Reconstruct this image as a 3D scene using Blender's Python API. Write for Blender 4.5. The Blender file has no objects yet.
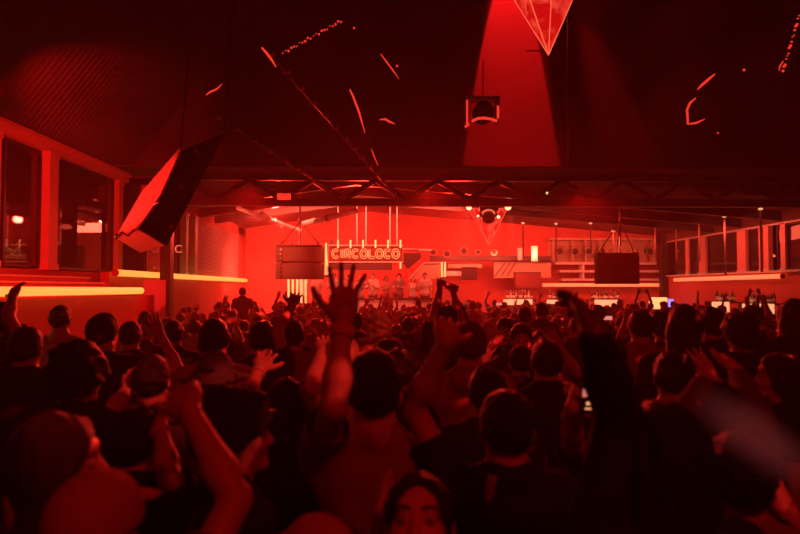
import bpy, math, random
import numpy as np
from mathutils import Vector, Matrix
rng = random.Random(11)
C = bpy.context.scene.collection
CAMZ = 2.05
F = 600.0
YAW, PITCH = math.radians(-1.15), math.radians(2.0)
cam_d = bpy.data.cameras.new('camera'); cam = bpy.data.objects.new('camera', cam_d); C.objects.link(cam)
cam_d.sensor_width = 36; cam_d.lens = 27.0; cam_d.clip_end = 200
cam.location = (0, 0, CAMZ); cam.rotation_euler = (math.radians(90) + PITCH, 0, YAW)
cam_d.dof.use_dof = True; cam_d.dof.focus_distance = 14.0; cam_d.dof.aperture_fstop = 2.0
bpy.context.scene.camera = cam
RC = cam.rotation_euler.to_matrix()
def ray(px, py):
    return RC @ Vector(((px - 400) / F, (267 - py) / F, -1.0))
def P(px, py, Y):
    d = ray(px, py); k = Y / d.y
    return Vector((d.x * k, Y, CAMZ + d.z * k))

# ---------- materials ----------
def mat(name, col, rough=.6, metal=0, emit=None, es=0, noise=None, bump=0, nscale=30, trans=0, spec=None, alpha=1, coat=0):
    m = bpy.data.materials.new(name); m.use_nodes = True
    nt = m.node_tree; b = nt.nodes['Principled BSDF']
    b.inputs['Base Color'].default_value = (*col, 1); b.inputs['Roughness'].default_value = rough
    b.inputs['Metallic'].default_value = metal
    if spec is not None: b.inputs['Specular IOR Level'].default_value = spec
    if trans: b.inputs['Transmission Weight'].default_value = trans
    if coat: b.inputs['Coat Weight'].default_value = coat
    if emit: b.inputs['Emission Color'].default_value = (*emit, 1); b.inputs['Emission Strength'].default_value = es
    if noise or bump:
        tc = nt.nodes.new('ShaderNodeTexCoord'); n = nt.nodes.new('ShaderNodeTexNoise')
        n.inputs['Scale'].default_value = nscale; n.inputs['Detail'].default_value = 6
        nt.links.new(tc.outputs['Object'], n.inputs['Vector'])
        if noise:
            r = nt.nodes.new('ShaderNodeMix'); r.data_type = 'RGBA'
            r.inputs[6].default_value = (*[c * (1 - noise) for c in col], 1)
            r.inputs[7].default_value = (*[min(1, c * (1 + noise)) for c in col], 1)
            nt.links.new(n.outputs['Fac'], r.inputs[0]); nt.links.new(r.outputs[2], b.inputs['Base Color'])
        if bump:
            bp = nt.nodes.new('ShaderNodeBump'); bp.inputs['Strength'].default_value = bump; bp.inputs['Distance'].default_value = .02
            nt.links.new(n.outputs['Fac'], bp.inputs['Height']); nt.links.new(bp.outputs['Normal'], b.inputs['Normal'])
    return m
M = {}
M['skin'] = mat('skin', (.62, .38, .28), .45, noise=.12, bump=.12, nscale=60)
M['skin_tan'] = mat('skin_tan', (.48, .27, .18), .45, noise=.12, bump=.12, nscale=60)
M['skin_deep'] = mat('skin_deep', (.2, .11, .07), .45, noise=.12, bump=.12, nscale=60)
M['hair_black'] = mat('hair_black', (.012, .010, .010), .42, bump=.6, nscale=160)
M['hair_brown'] = mat('hair_brown', (.05, .028, .018), .42, bump=.6, nscale=160)
M['hair_red'] = mat('hair_red', (.16, .06, .03), .42, bump=.6, nscale=160)
M['hair_blond'] = mat('hair_blond', (.5, .34, .18), .4, bump=.6, nscale=160)
M['cloth_black'] = mat('cloth_black', (.014, .013, .014), .85, noise=.3, bump=.3, nscale=80)
M['cloth_navy'] = mat('cloth_navy', (.03, .03, .05), .85, noise=.3, bump=.3, nscale=80)
M['cloth_grey'] = mat('cloth_grey', (.13, .13, .13), .85, noise=.2, bump=.3, nscale=80)
M['cloth_red'] = mat('cloth_red', (.35, .12, .1), .85, noise=.2, bump=.3, nscale=80)
M['cloth_white'] = mat('cloth_white', (.62, .6, .58), .85, noise=.1, bump=.3, nscale=80)
M['cloth_pink'] = mat('cloth_pink', (.6, .3, .28), .85, noise=.1, bump=.3, nscale=80)
M['denim'] = mat('denim', (.04, .05, .09), .85, noise=.3, bump=.3, nscale=120)
M['shoe'] = mat('shoe', (.05, .05, .05), .6)
M['eye'] = mat('eye_white', (.4, .3, .28), .3)
M['iris'] = mat('iris', (.03, .02, .015), .15)
M['lips'] = mat('lips', (.4, .12, .1), .35)
M['band'] = mat('wristband', (.75, .5, .4), .5)
M['chrome'] = mat('chrome', (.8, .8, .8), .2, 1)
M['black_metal'] = mat('black_metal', (.02, .02, .02), .45, .6, noise=.3)
M['plastic'] = mat('black_plastic', (.015, .015, .015), .4)

# ---------- mesh builder ----------
class MB:
    def __init__(s): s.v = []; s.f = []
    def add(s, vs, fs):
        b = len(s.v); s.v += [tuple(v) for v in vs]; s.f += [tuple(b + i for i in f) for f in fs]; return s
    def hexa(s, p):      # p: 8 points, bottom ring then top ring
        return s.add(p, [(3, 2, 1, 0), (4, 5, 6, 7), (0, 1, 5, 4), (1, 2, 6, 5), (2, 3, 7, 6), (3, 0, 4, 7)])
    def box(s, a, b):
        x0, y0, z0 = [min(a[i], b[i]) for i in range(3)]; x1, y1, z1 = [max(a[i], b[i]) for i in range(3)]
        return s.hexa([(x0, y0, z0), (x1, y0, z0), (x1, y1, z0), (x0, y1, z0), (x0, y0, z1), (x1, y0, z1), (x1, y1, z1), (x0, y1, z1)])
    def tube(s, pts, r, n=8, closed=False, cap=True):
        pts = [Vector(p) for p in pts]; N = len(pts); rs = r if isinstance(r, (list, tuple)) else [r] * N
        vs = []; prev = None
        for i in range(N):
            if closed: t = pts[(i + 1) % N] - pts[i - 1]
            else: t = pts[min(i + 1, N - 1)] - pts[max(i - 1, 0)]
            t.normalize()
            if prev is None: u = t.orthogonal().normalized()
            else:
                u = prev - t * prev.dot(t)
                u = u.normalized() if u.length > 1e-6 else t.orthogonal().normalized()
            prev = u; w = t.cross(u)
            for k in range(n):
                a = 2 * math.pi * k / n
                vs.append(pts[i] + (u * math.cos(a) + w * math.sin(a)) * rs[i])
        fs = []
        for i in range(N if closed else N - 1):
            j = (i + 1) % N
            for k in range(n):
                fs.append((i * n + k, i * n + (k + 1) % n, j * n + (k + 1) % n, j * n + k))
        if cap and not closed: fs += [tuple(range(n))[::-1], tuple((N - 1) * n + k for k in range(n))]
        return s.add(vs, fs)
    def lathe(s, c, prof, n=16, axis=(0, 0, 1)):   # prof: [(r, h)]
        q = Vector((0, 0, 1)).rotation_difference(Vector(axis).normalized())
        vs = []; c = Vector(c)
        for r, h in prof:
            for k in range(n):
                a = 2 * math.pi * k / n
                vs.append(c + q @ Vector((r * math.cos(a), r * math.sin(a), h)))
        fs = [(i * n + k, i * n + (k + 1) % n, (i + 1) * n + (k + 1) % n, (i + 1) * n + k) for i in range(len(prof) - 1) for k in range(n)]
        fs += [tuple(range(n))[::-1], tuple((len(prof) - 1) * n + k for k in range(n))]
        return s.add(vs, fs)
    def sphere(s, c, r, n=12):
        return s.lathe(c, [(max(1e-4, r * math.sin(math.pi * i / n)), -r * math.cos(math.pi * i / n)) for i in range(n + 1)], 2 * n if n < 10 else 16)
    def mesh(s, name, m, smooth=False):
        me = bpy.data.meshes.new(name); me.from_pydata(s.v, [], s.f); me.validate()
        me.materials.append(m); me.update()
        if smooth: me.polygons.foreach_set('use_smooth', [True] * len(me.polygons))
        return me
    def build(s, name, m, parent=None, smooth=False, bevel=0, label=None):
        me = s.mesh(name, m, smooth)
        o = bpy.data.objects.new(name, me); C.objects.link(o)
        if parent: o.parent = parent; o.matrix_parent_inverse = Matrix.Translation(-parent.location) if parent.type == 'EMPTY' or True else Matrix()
        if bevel:
            b = o.modifiers.new('bevel', 'BEVEL'); b.width = bevel; b.segments = 2; b.limit_method = 'ANGLE'
        if label: o['label'] = label
        return o
def tag(o, label=None, cat=None, group=None, kind=None):
    for k, v in (('label', label), ('category', cat), ('group', group), ('kind', kind)):
        if v: o[k] = v
    return o
def empty(name, loc=(0, 0, 0), label=None, cat=None, group=None):
    o = bpy.data.objects.new(name, None); C.objects.link(o); o.location = loc
    return tag(o, label, cat, group)
def struct(name, mb, m, label=None, **k):
    return tag(mb.build(name, m, **k), label, None, None, 'structure')
def copy_tree(o, parent=None):
    c = o.copy(); C.objects.link(c)
    if parent: c.parent = parent
    for ch in list(o.children): copy_tree(ch, c)
    return c
# ---------- implicit surfaces ----------
class Field:
    def __init__(s): s.p = []
    def cap(s, a, b, r1, r2, k=.02, op='add'):
        a = np.array(a, float); b = np.array(b, float); R = max(r1, r2)
        lo = np.minimum(a, b) - R; hi = np.maximum(a, b) + R; ab = b - a; L = max(float(ab @ ab), 1e-9)
        def fn(X, Y, Z):
            t = np.clip(((X - a[0]) * ab[0] + (Y - a[1]) * ab[1] + (Z - a[2]) * ab[2]) / L, 0, 1)
            return np.sqrt((X - a[0] - t * ab[0]) ** 2 + (Y - a[1] - t * ab[1]) ** 2 + (Z - a[2] - t * ab[2]) ** 2) - (r1 + t * (r2 - r1))
        s.p.append((op, k, lo, hi, fn)); return s
    def ell(s, c, r, k=.02, op='add', rot=None):
        c = np.array(c, float); r = np.array(r, float)
        R = np.array(rot) if rot is not None else np.eye(3)      # local->world
        ext = np.sqrt(((R * r) ** 2).sum(1)); lo = c - ext; hi = c + ext
        def fn(X, Y, Z):
            x, y, z = X - c[0], Y - c[1], Z - c[2]
            u = [(R[0, i] * x + R[1, i] * y + R[2, i] * z) for i in range(3)]
            k0 = np.sqrt(sum((u[i] / r[i]) ** 2 for i in range(3))); k1 = np.sqrt(sum((u[i] / r[i] ** 2) ** 2 for i in range(3)))
            return k0 * (k0 - 1) / np.maximum(k1, 1e-6)
        s.p.append((op, k, lo, hi, fn)); return s
    def plane(s, pt, n, k=.004):      # keep the side the normal points away from
        pt = np.array(pt, float); n = np.array(n, float); n = n / np.linalg.norm(n)
        s.p.append(('int', k, None, None, lambda X, Y, Z: (X - pt[0]) * n[0] + (Y - pt[1]) * n[1] + (Z - pt[2]) * n[2])); return s
    def noise(s, amp, fr, seed=0, stretch=(1, 1, 1)):
        rs = np.random.RandomState(seed); W = rs.randn(7, 3) * fr * np.array(stretch); ph = rs.rand(7) * 6.28
        s.p.append(('dis', 0, None, None, lambda X, Y, Z: amp * sum(np.sin(W[i, 0] * X + W[i, 1] * Y + W[i, 2] * Z + ph[i]) for i in range(7)) / 2.6)); return s
    def bounds(s):
        A = [q for q in s.p if q[0] == 'add']
        return np.min([q[2] for q in A], 0), np.max([q[3] for q in A], 0)
    def mesh(s, vox, lo=None, hi=None):
        if lo is None: lo, hi = s.bounds()
        lo = np.array(lo) - 3 * vox; hi = np.array(hi) + 3 * vox
        n = np.ceil((hi - lo) / vox).astype(int) + 1
        ax = [lo[i] + vox * np.arange(n[i]) for i in range(3)]
        Fd = np.full(tuple(n), 1.0, np.float32)
        for op, k, l, h, fn in s.p:
            if l is None: sl = [slice(0, n[i]) for i in range(3)]
            else:
                m = 3 * vox + k * 1.2
                sl = []
                for i in range(3):
                    a0 = int(max(0, math.floor((l[i] - m - lo[i]) / vox))); b0 = int(min(n[i], math.ceil((h[i] + m - lo[i]) / vox) + 1))
                    sl.append(slice(a0, max(a0, b0)))
                if any(q.stop <= q.start for q in sl): continue
            sl = tuple(sl)
            X = ax[0][sl[0]][:, None, None]; Y = ax[1][sl[1]][None, :, None]; Z = ax[2][sl[2]][None, None, :]
            d = fn(X, Y, Z); A = Fd[sl]
            if op == 'add':
                hh = np.maximum(k - np.abs(A - d), 0) / k; Fd[sl] = np.minimum(A, d) - hh * hh * k * .25
            elif op == 'sub':
                hh = np.maximum(k - np.abs(A + d), 0) / k; Fd[sl] = np.maximum(A, -d) + hh * hh * k * .25
            elif op == 'int': Fd[sl] = np.maximum(A, d)
            elif op == 'dis': Fd[sl] = A + np.broadcast_to(d, A.shape)
        return nets(Fd, lo, vox)
def nets(Fd, lo, vox):
    S = Fd < 0; nx, ny, nz = Fd.shape
    c = [(i, j, k) for i in (0, 1) for j in (0, 1) for k in (0, 1)]
    def sub(A, o): return A[o[0]:nx - 1 + o[0], o[1]:ny - 1 + o[1], o[2]:nz - 1 + o[2]]
    cnt = sum(sub(S, o).astype(np.int8) for o in c)
    act = (cnt > 0) & (cnt < 8)
    idx = np.argwhere(act)
    if len(idx) == 0: return np.zeros((0, 3)), np.zeros((0, 4), int)
    acc = np.zeros((len(idx), 3)); w = np.zeros(len(idx))
    for a in range(3):
        for o in c:
            if o[a]: continue
            o2 = list(o); o2[a] = 1
            f0 = Fd[idx[:, 0] + o[0], idx[:, 1] + o[1], idx[:, 2] + o[2]]; f1 = Fd[idx[:, 0] + o2[0], idx[:, 1] + o2[1], idx[:, 2] + o2[2]]
            m = (f0 < 0) != (f1 < 0); t = np.where(m, f0 / np.where(m, f0 - f1, 1), 0)
            p = np.zeros((len(idx), 3)); p += np.array(o); p[:, a] += t
            acc[m] += p[m]; w[m] += 1
    V = lo + vox * (idx + acc / w[:, None])
    ID = np.full(act.shape, -1, np.int64); ID[act] = np.arange(len(idx))
    faces = []
    for a in range(3):
        b, c2 = [(1, 2), (2, 0), (0, 1)][a]
        s0 = [slice(None)] * 3; s1 = [slice(None)] * 3; s0[a] = slice(0, -1); s1[a] = slice(1, None)
        e = S[tuple(s0)] != S[tuple(s1)]
        E = np.argwhere(e)
        ok = (E[:, b] > 0) & (E[:, c2] > 0) & (E[:, b] < Fd.shape[b] - 1) & (E[:, c2] < Fd.shape[c2] - 1)
        E = E[ok]
        def at(db, dc):
            q = E.copy(); q[:, b] += db; q[:, c2] += dc
            return ID[q[:, 0], q[:, 1], q[:, 2]]
        q = np.stack([at(-1, -1), at(0, -1), at(0, 0), at(-1, 0)], 1)
        ins = S[E[:, 0], E[:, 1], E[:, 2]]
        q[~ins] = q[~ins][:, ::-1]
        faces.append(q[(q >= 0).all(1)])
    return V, np.concatenate(faces)
def np_mesh(name, parts, m):
    V = []; Q = []; b = 0
    for v, f in parts: V.append(v); Q.append(f + b); b += len(v)
    V = np.concatenate(V); Q = np.concatenate(Q)
    me = bpy.data.meshes.new(name)
    me.vertices.add(len(V)); me.vertices.foreach_set('co', V.astype(np.float32).ravel())
    me.loops.add(len(Q) * 4); me.loops.foreach_set('vertex_index', Q.astype(np.int32).ravel())
    me.polygons.add(len(Q)); me.polygons.foreach_set('loop_start', np.arange(0, len(Q) * 4, 4, dtype=np.int32))
    try: me.polygons.foreach_set('loop_total', np.full(len(Q), 4, np.int32))
    except Exception: pass
    me.polygons.foreach_set('use_smooth', np.ones(len(Q), bool))
    me.materials.append(m); me.update(calc_edges=True)
    return me
def child(name, me, parent, label=None):
    o = bpy.data.objects.new(name, me); C.objects.link(o)
    if parent: o.parent = parent
    if label: o['label'] = label
    return o

def rotz(a): return np.array([[math.cos(a), -math.sin(a), 0], [math.sin(a), math.cos(a), 0], [0, 0, 1]])
def rotx(a): return np.array([[1, 0, 0], [0, math.cos(a), -math.sin(a)], [0, math.sin(a), math.cos(a)]])
def npv(v): return np.array([v[0], v[1], v[2]], float)
def unit(v): return v / max(np.linalg.norm(v), 1e-9)

def default_arm(kind, sd, s):
    """wrist target and elbow hint in body space (facing +Y), sd=-1 left, +1 right"""
    T = {'down': ((.235, .05, .88), (.6, -.5, 0)), 'front': ((.12, .30, 1.22), (.5, -.2, -1)), 'up': ((.20, .16, 1.93), (1, .3, 0)),
         'high': ((.13, .06, 1.98), (1, .5, 0)), 'bent': ((.24, .22, 1.62), (1, .1, -1)), 'phone': ((.06, .38, 1.68), (.6, .1, -1)),
         'out': ((.55, .15, 1.45), (0, -.2, -1)), 'face': ((.05, .2, 1.48), (.8, .2, -1)), 'hip': ((.2, .08, 1.0), (1, -.3, 0))}[kind]
    t, h = T
    return np.array([t[0] * sd, t[1], t[2]]) * s, np.array([h[0] * sd, h[1], h[2]], float)

def make_person(H=1.75, head_turn=0, head_tilt=0, arms=('down', 'down'), hair='short', hairm='hair_black', skin='skin', top='tee', topm='cloth_black',
                legm='denim', female=False, vox=.014, wrist=None, elbow=None, handdir=None, palm=None, spread=(.25, .25), eyes=False, lean=0, band=None, curl=(.25, .25), name='person', lowvox=.024):
    """one body mesh (root) with hair and clothing children; wrist/elbow: dict side-> explicit points in body space"""
    s = H / 1.75; fem = .9 if female else 1.0
    wrist = wrist or {}; elbow = elbow or {}; handdir = handdir or {}; palm = palm or {}
    Rh = rotz(head_turn) @ rotx(head_tilt); piv = np.array([0, lean + 0.0, 1.52 * s])
    def hp(p): return piv + Rh @ (np.array(p, float) * s - np.array([0, 0, 1.52 * s]))
    body = Field(); sh = Field()
    T = .013
    def both(kind, *a, k=.04, t=T, **kw):
        if kind == 'cap':
            p, q, r1, r2 = a; body.cap(p, q, r1, r2, k); sh.cap(p, q, r1 + t, r2 + t, k)
        else:
            c, r = a; body.ell(c, r, k); sh.ell(c, [x + t for x in r], k)
    L = lean
    w = fem
    both('cap', (-.115 * s * w, L, 1.408 * s), (.115 * s * w, L, 1.408 * s), .072 * s, .072 * s, k=.06 * s)
    both('ell', (0, L * .9, 1.27 * s), (.16 * s * w, .108 * s, .19 * s), k=.06 * s)
    both('ell', (0, L * .4, 1.09 * s), (.132 * s * w, .095 * s, .17 * s), k=.06 * s)
    both('ell', (0, 0, .94 * s), (.158 * s, .112 * s, .13 * s), k=.06 * s, t=.034)
    body.cap((0, L - .015, 1.42 * s), hp((0, -.008, 1.58)), .064 * s * fem, .056 * s * fem, .03 * s)
    for q in (-1, 1): both('cap', (q * .115 * s * w, L - .01, 1.44 * s), (q * .02 * s, L - .02, 1.515 * s), .04 * s, .047 * s, k=.04 * s)
    if female:
        for q in (-1, 1): both('ell', (q * .07 * s, L + .085 * s, 1.27 * s), (.055 * s, .05 * s, .055 * s), k=.03 * s)
    # arms
    fine = []; ends = {}
    slv = Field()
    for sd in (-1, 1):
        i = 0 if sd < 0 else 1
        S = np.array([sd * .18 * s * w, L, 1.428 * s])
        W, hint = default_arm(arms[i], sd, s)
        if sd in wrist: W = npv(wrist[sd])
        L1, L2 = .285 * s, .255 * s
        if W[2] > 1.6 * s: S = S + np.array([-sd * .015, 0, .035]) * s
        if sd in elbow: E = npv(elbow[sd])
        else:
            d = W - S; D = np.linalg.norm(d); D2 = min(D, (L1 + L2) * .985); W = S + d / max(D, 1e-6) * D2
            a = (L1 * L1 - L2 * L2 + D2 * D2) / (2 * D2); hh = math.sqrt(max(L1 * L1 - a * a, 0)); u = unit(d)
            n = hint - u * (hint @ u); E = S + u * a + unit(n) * hh
        ar = fem * s
        body.cap(S, S + (E - S) * .45, .052 * ar, .047 * ar, .05 * s).cap(S + (E - S) * .3, E, .046 * ar, .036 * ar, .02)
        body.cap(E, E + (W - E) * .35, .037 * ar, .039 * ar, .015).cap(E + (W - E) * .3, W, .039 * ar, .025 * ar, .02)
        if top == 'tee': slv.cap(S, S + (E - S) * .62, .068 * ar, .062 * ar, .05 * s); sle = .62
        elif top in ('long', 'hoodie'): slv.cap(S, E, .066 * ar, .052 * ar, .05 * s).cap(E, E + (W - E) * .93, .052 * ar, .04 * ar, .02)
        else: slv.cap(S, S, .055 * ar, .055 * ar, .04 * s) if top == 'vest' else None
        # hand
        hd = unit(npv(handdir[sd])) if sd in handdir else unit(W - E)
        pn = npv(palm[sd]) if sd in palm else (np.array([0, 1.0, 0]) if W[2] > 1.35 * s else np.array([-sd, 0, 0.0]))
        pn = unit(pn - hd * (pn @ hd)); thumb = -np.cross(pn, hd) * sd      # palm normal, thumb side
        thumb = unit(thumb); hs = s * (.95 if female else 1.05)
        mn = max(0, vox * .62 if vox < .02 else 0)
        hv = min(vox, .012)
        pc = W + hd * .052 * hs
        Rm = np.stack([thumb, pn, hd], 1)
        body.cap(W, W + hd * .02 * hs, .025 * hs, .024 * hs, .012).ell(pc, (.041 * hs, .0155 * hs, .05 * hs), .012, rot=Rm)
        body.cap(W + hd * .02 * hs - thumb * .012 * hs, W + hd * .082 * hs - thumb * .026 * hs, .014 * hs, .012 * hs, .012)
        body.cap(W + hd * .02 * hs + thumb * .014 * hs, W + hd * .085 * hs + thumb * .026 * hs, .015 * hs, .0125 * hs, .012)
        sp = spread[i]; cu = curl[i]
        for j, (off, ln, ang) in enumerate(((.029, .073, .5), (.0095, .081, .12), (-.0105, .075, -.25), (-.029, .06, -.75))):
            base = W + hd * (.088 if j in (1, 2) else .083) * hs + thumb * off * hs
            a = ang * sp * 1.3; fd = unit(hd * math.cos(a) + thumb * math.sin(a)); p0 = base; fr = .0088 * hs
            for q, fl in enumerate((.46, .31, .23)):
                ct = cu * (.5 + .6 * q) * 1.1; dd = unit(fd * math.cos(ct) + pn * math.sin(ct)); p1 = p0 + dd * ln * fl * hs
                r0 = max(fr * (1 - .09 * q), hv * .62); body.cap(p0, p1, r0, max(r0 * .92, hv * .6), .004); p0 = p1
        tb = W + hd * .022 * hs + thumb * .024 * hs; ta = .55 + sp * .9
        t1 = tb + unit(hd * math.cos(ta) + thumb * math.sin(ta) + pn * .25) * .04 * hs
        t2 = t1 + unit(hd * math.cos(ta * .75) + thumb * math.sin(ta * .75) + pn * .15) * .033 * hs
        t3 = t2 + unit(hd * math.cos(ta * .55) + thumb * math.sin(ta * .55) + pn * .1) * .026 * hs
        body.cap(tb, t1, .0145 * hs, .0115 * hs, .012).cap(t1, t2, max(.0105 * hs, hv * .62), max(.010 * hs, hv * .6), .004).cap(t2, t3, max(.010 * hs, hv * .6), max(.0085 * hs, hv * .6), .004)
        c0 = W + hd * .09 * hs
        fine.append((c0 - .115 * hs, c0 + .115 * hs, min(hv, .012) * .75 if vox > .011 else vox * .62))
        ends[sd] = (S, E, W, hd, pn, thumb)
    # head
    body.ell(hp((0, -.012, 1.658)), np.array((.075, .094, .092)) * s, .02 * s, rot=Rh)
    body.ell(hp((0, .028, 1.592)), np.array((.054, .062, .07)) * s, .03 * s, rot=Rh)
    body.cap(hp((-.016, .078, 1.545)), hp((.016, .078, 1.545)), .02 * s, .02 * s, .02 * s)
    body.cap(hp((-.03, .07, 1.672)), hp((.03, .07, 1.672)), .016 * s, .016 * s, .015 * s)
    for q in (-1, 1):
        body.cap(hp((q * .045, .05, 1.612)), hp((q * .035, .065, 1.6)), .016 * s, .016 * s, .02 * s)
        body.ell(hp((q * .031, .097, 1.642)), np.array((.019, .016, .012)) * s, .012 * s, 'sub', rot=Rh)
        body.ell(hp((q * .031, .072, 1.642)), np.array((.014, .014, .013)) * s, .003 * s, rot=Rh)
        body.ell(hp((q * .077, -.008, 1.628)), np.array((.009, .018, .031)) * s, .006 * s, rot=Rh @ rotz(q * .45))
    body.cap(hp((0, .082, 1.652)), hp((0, .106, 1.607)), .008 * s, .0125 * s, .01 * s)
    body.cap(hp((-.012, .094, 1.604)), hp((.012, .094, 1.604)), .009 * s, .009 * s, .006 * s)
    body.ell(hp((0, .0875, 1.576)), np.array((.023, .010, .006)) * s, .004 * s, rot=Rh).ell(hp((0, .086, 1.565)), np.array((.019, .010, .0065)) * s, .004 * s, rot=Rh)
    # legs
    trz = Field()
    trz.ell((0, 0, .93 * s), (.172 * s, .126 * s, .14 * s), .05 * s)
    shoe = Field()
    for q in (-1, 1):
        a, b, c = (q * .088 * s, 0, .88 * s), (q * .105 * s, .015 * s, .48 * s), (q * .115 * s, -.02 * s, .09 * s)
        body.cap(a, b, .085 * s, .056 * s, .04 * s).cap(b, c, .054 * s, .036 * s, .03 * s).cap((q * .115 * s, -.03 * s, .045 * s), (q * .13 * s, .14 * s, .03 * s), .036 * s, .028 * s, .02)
        trz.cap(a, b, .1 * s, .075 * s, .05 * s).cap(b, c, .073 * s, .062 * s, .03 * s)
        shoe.cap((q * .115 * s, -.04 * s, .052 * s), (q * .13 * s, .155 * s, .045 * s), .05 * s, .044 * s, .02)
    shoe.plane((0, 0, 0), (0, 0, -1))
    body.plane((0, 0, .01), (0, 0, -1)); trz.plane((0, 0, 1.0 * s), (0, 0, 1)).plane((0, 0, .06 * s), (0, 0, -1))
    # body mesh: coarse body with fine head and hands of the same surface
    hc = hp((0, .0, 1.64)); fine.append((hc - .145 * s, hc + .145 * s, vox * .62 if vox < .014 else vox * .8))
    V, Q = body.mesh(vox * 1.25)
    cen = V[Q].mean(1); keep = np.ones(len(Q), bool)
    parts = []
    for l, h, fv in fine:
        m = vox * 2.0
        keep &= ~((cen > l + m).all(1) & (cen < h - m).all(1))
        parts.append(body.mesh(fv, l + 3 * fv, h - 3 * fv))
    parts.insert(0, (V, Q[keep]))
    root = child(name, np_mesh(name, parts, M[skin]), None)
    # shirt
    if top != 'none':
        for q in slv.p: sh.p.append(q)
        if top == 'tee':
            pass
        sh.noise(.0035, 26, seed=int(H * 1000) % 97)
        if top == 'hoodie': sh.cap((-.06 * s, L - .09 * s, 1.47 * s), (.06 * s, L - .09 * s, 1.47 * s), .05 * s, .05 * s, .04)
        nk = .064 if top != 'vest' else .1
        sh.cap((0, L + .005, 1.50 * s + (0 if top != 'vest' else -.05)), (0, L + .012, 1.66 * s), nk * s, (nk + .02) * s, .01, 'sub')
        sh.plane((0, 0, (.86 if top != 'crop' else 1.12) * s), (0, 0, -1))
        if top == 'vest': sh.cap((-.215 * s * w, L, 1.46 * s), (-.23 * s * w, L, 1.3 * s), .07 * s, .05 * s, .01, 'sub').cap((.215 * s * w, L, 1.46 * s), (.23 * s * w, L, 1.3 * s), .07 * s, .05 * s, .01, 'sub')
        mesh = sh.mesh(vox)
        if top == 'tee':      # cut sleeve ends flat
            V, Q = mesh; cen = V[Q].mean(1); kk = np.ones(len(Q), bool)
            for sd in (-1, 1):
                S, E = ends[sd][:2]; u = unit(E - S); tt = (cen - S) @ u; rad = np.linalg.norm(cen - S - tt[:, None] * u, axis=1)
                kk &= ~((tt > np.linalg.norm(E - S) * .62) & (rad < .085 * s) & (tt < .4))
            mesh = (V, Q[kk])
        child({'tee': 't_shirt', 'long': 'long_sleeved_shirt', 'hoodie': 'hooded_top', 'vest': 'vest_top', 'crop': 'crop_top'}[top], np_mesh('shirt', [mesh], M[topm]), root)
    child('trousers', np_mesh('trousers', [trz.mesh(lowvox)], M[legm]), root)
    child('shoes', np_mesh('shoes', [shoe.mesh(lowvox * .8)], M['shoe']), root)
    # hair
    hf = Field(); hm = M[hairm]
    hv = max(.006, vox * .7)
    def face_cut(lowz=1.60):
        hf.ell(hp((0, .124, 1.612)), np.array((.073, .09, .102)) * s, .012 * s, 'sub', rot=Rh)
    nseed = int(H * 977 + head_turn * 100) % 91
    if hair in ('short', 'fade', 'curly', 'bun'):
        t = {'short': .009, 'fade': .006, 'curly': .03, 'bun': .012}[hair]
        hf.ell(hp((0, -.014, 1.662)), (np.array((.077, .097, .094)) + t) * s, .02, rot=Rh)
        if hair != 'fade': hf.ell(hp((0, .02, 1.72)), np.array((.055, .06, .04 + t * .4)) * s, .03, rot=Rh)
        if hair == 'curly': hf.noise(.010, 70, nseed)
        else: hf.noise(.0035, 120, nseed)
        face_cut(); n0 = Rh @ np.array([0, .62, -1.0]); hf.plane(hp((0, -.005, 1.618)), n0)
        if hair == 'bun': hf.p.append(Field().ell(hp((0, -.075, 1.765)), np.array((.042, .042, .04)) * s, .02).p[0])
    elif hair == 'swept':
        hf.ell(hp((0, -.018, 1.66)), (np.array((.077, .096, .093)) + .008) * s, .02, rot=Rh).ell(hp((0, -.09, 1.62)), np.array((.05, .05, .05)) * s, .02, rot=Rh).noise(.003, 110, nseed, (.3, 1, 1))
        hf.ell(hp((0, .135, 1.645)), np.array((.07, .10, .103)) * s, .012 * s, 'sub', rot=Rh); hf.ell(hp((0, .12, 1.58)), np.array((.075, .09, .09)) * s, .01, 'sub', rot=Rh)
        hf.plane(hp((0, -.005, 1.605)), Rh @ np.array([0, .62, -1.0]))
    elif hair in ('long', 'bob', 'wavy'):
        zb = {'long': 1.25, 'bob': 1.50, 'wavy': 1.33}[hair]
        hf.ell(hp((0, -.016, 1.662)), (np.array((.079, .096, .094)) + .009) * s, .02, rot=Rh)
        e1 = hp((0, -.04, 1.60)); e2 = np.array([e1[0] * .5, L - .105 * s, zb * s]) if hair != 'bob' else hp((0, -.05, 1.50))
        for q in (-1, 0, 1):
            hf.cap(e1 + Rh @ np.array([q * .05, .02 if q else -.02, 0]) * s, e2 + np.array([q * .06, .01, 0]) * s, .055 * s, .042 * s, .04)
        hf.noise(.004 if hair != 'wavy' else .011, 70, nseed, (1, 1, .25) if hair != 'wavy' else (1, 1, 1))
        face_cut(); hf.ell(hp((0, .13, 1.56)), np.array((.064, .10, .11)) * s, .012 * s, 'sub', rot=Rh)
    elif hair in ('cap', 'bucket'):
        hf.ell(hp((0, -.014, 1.66)), (np.array((.077, .097, .094)) + .006) * s, .02, rot=Rh).noise(.003, 120, nseed)
        face_cut(); n0 = Rh @ np.array([0, .62, -1.0]); hf.plane(hp((0, -.005, 1.618)), n0)
    if hf.p: child('hair', np_mesh('hair', [hf.mesh(hv)], hm), root)
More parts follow.
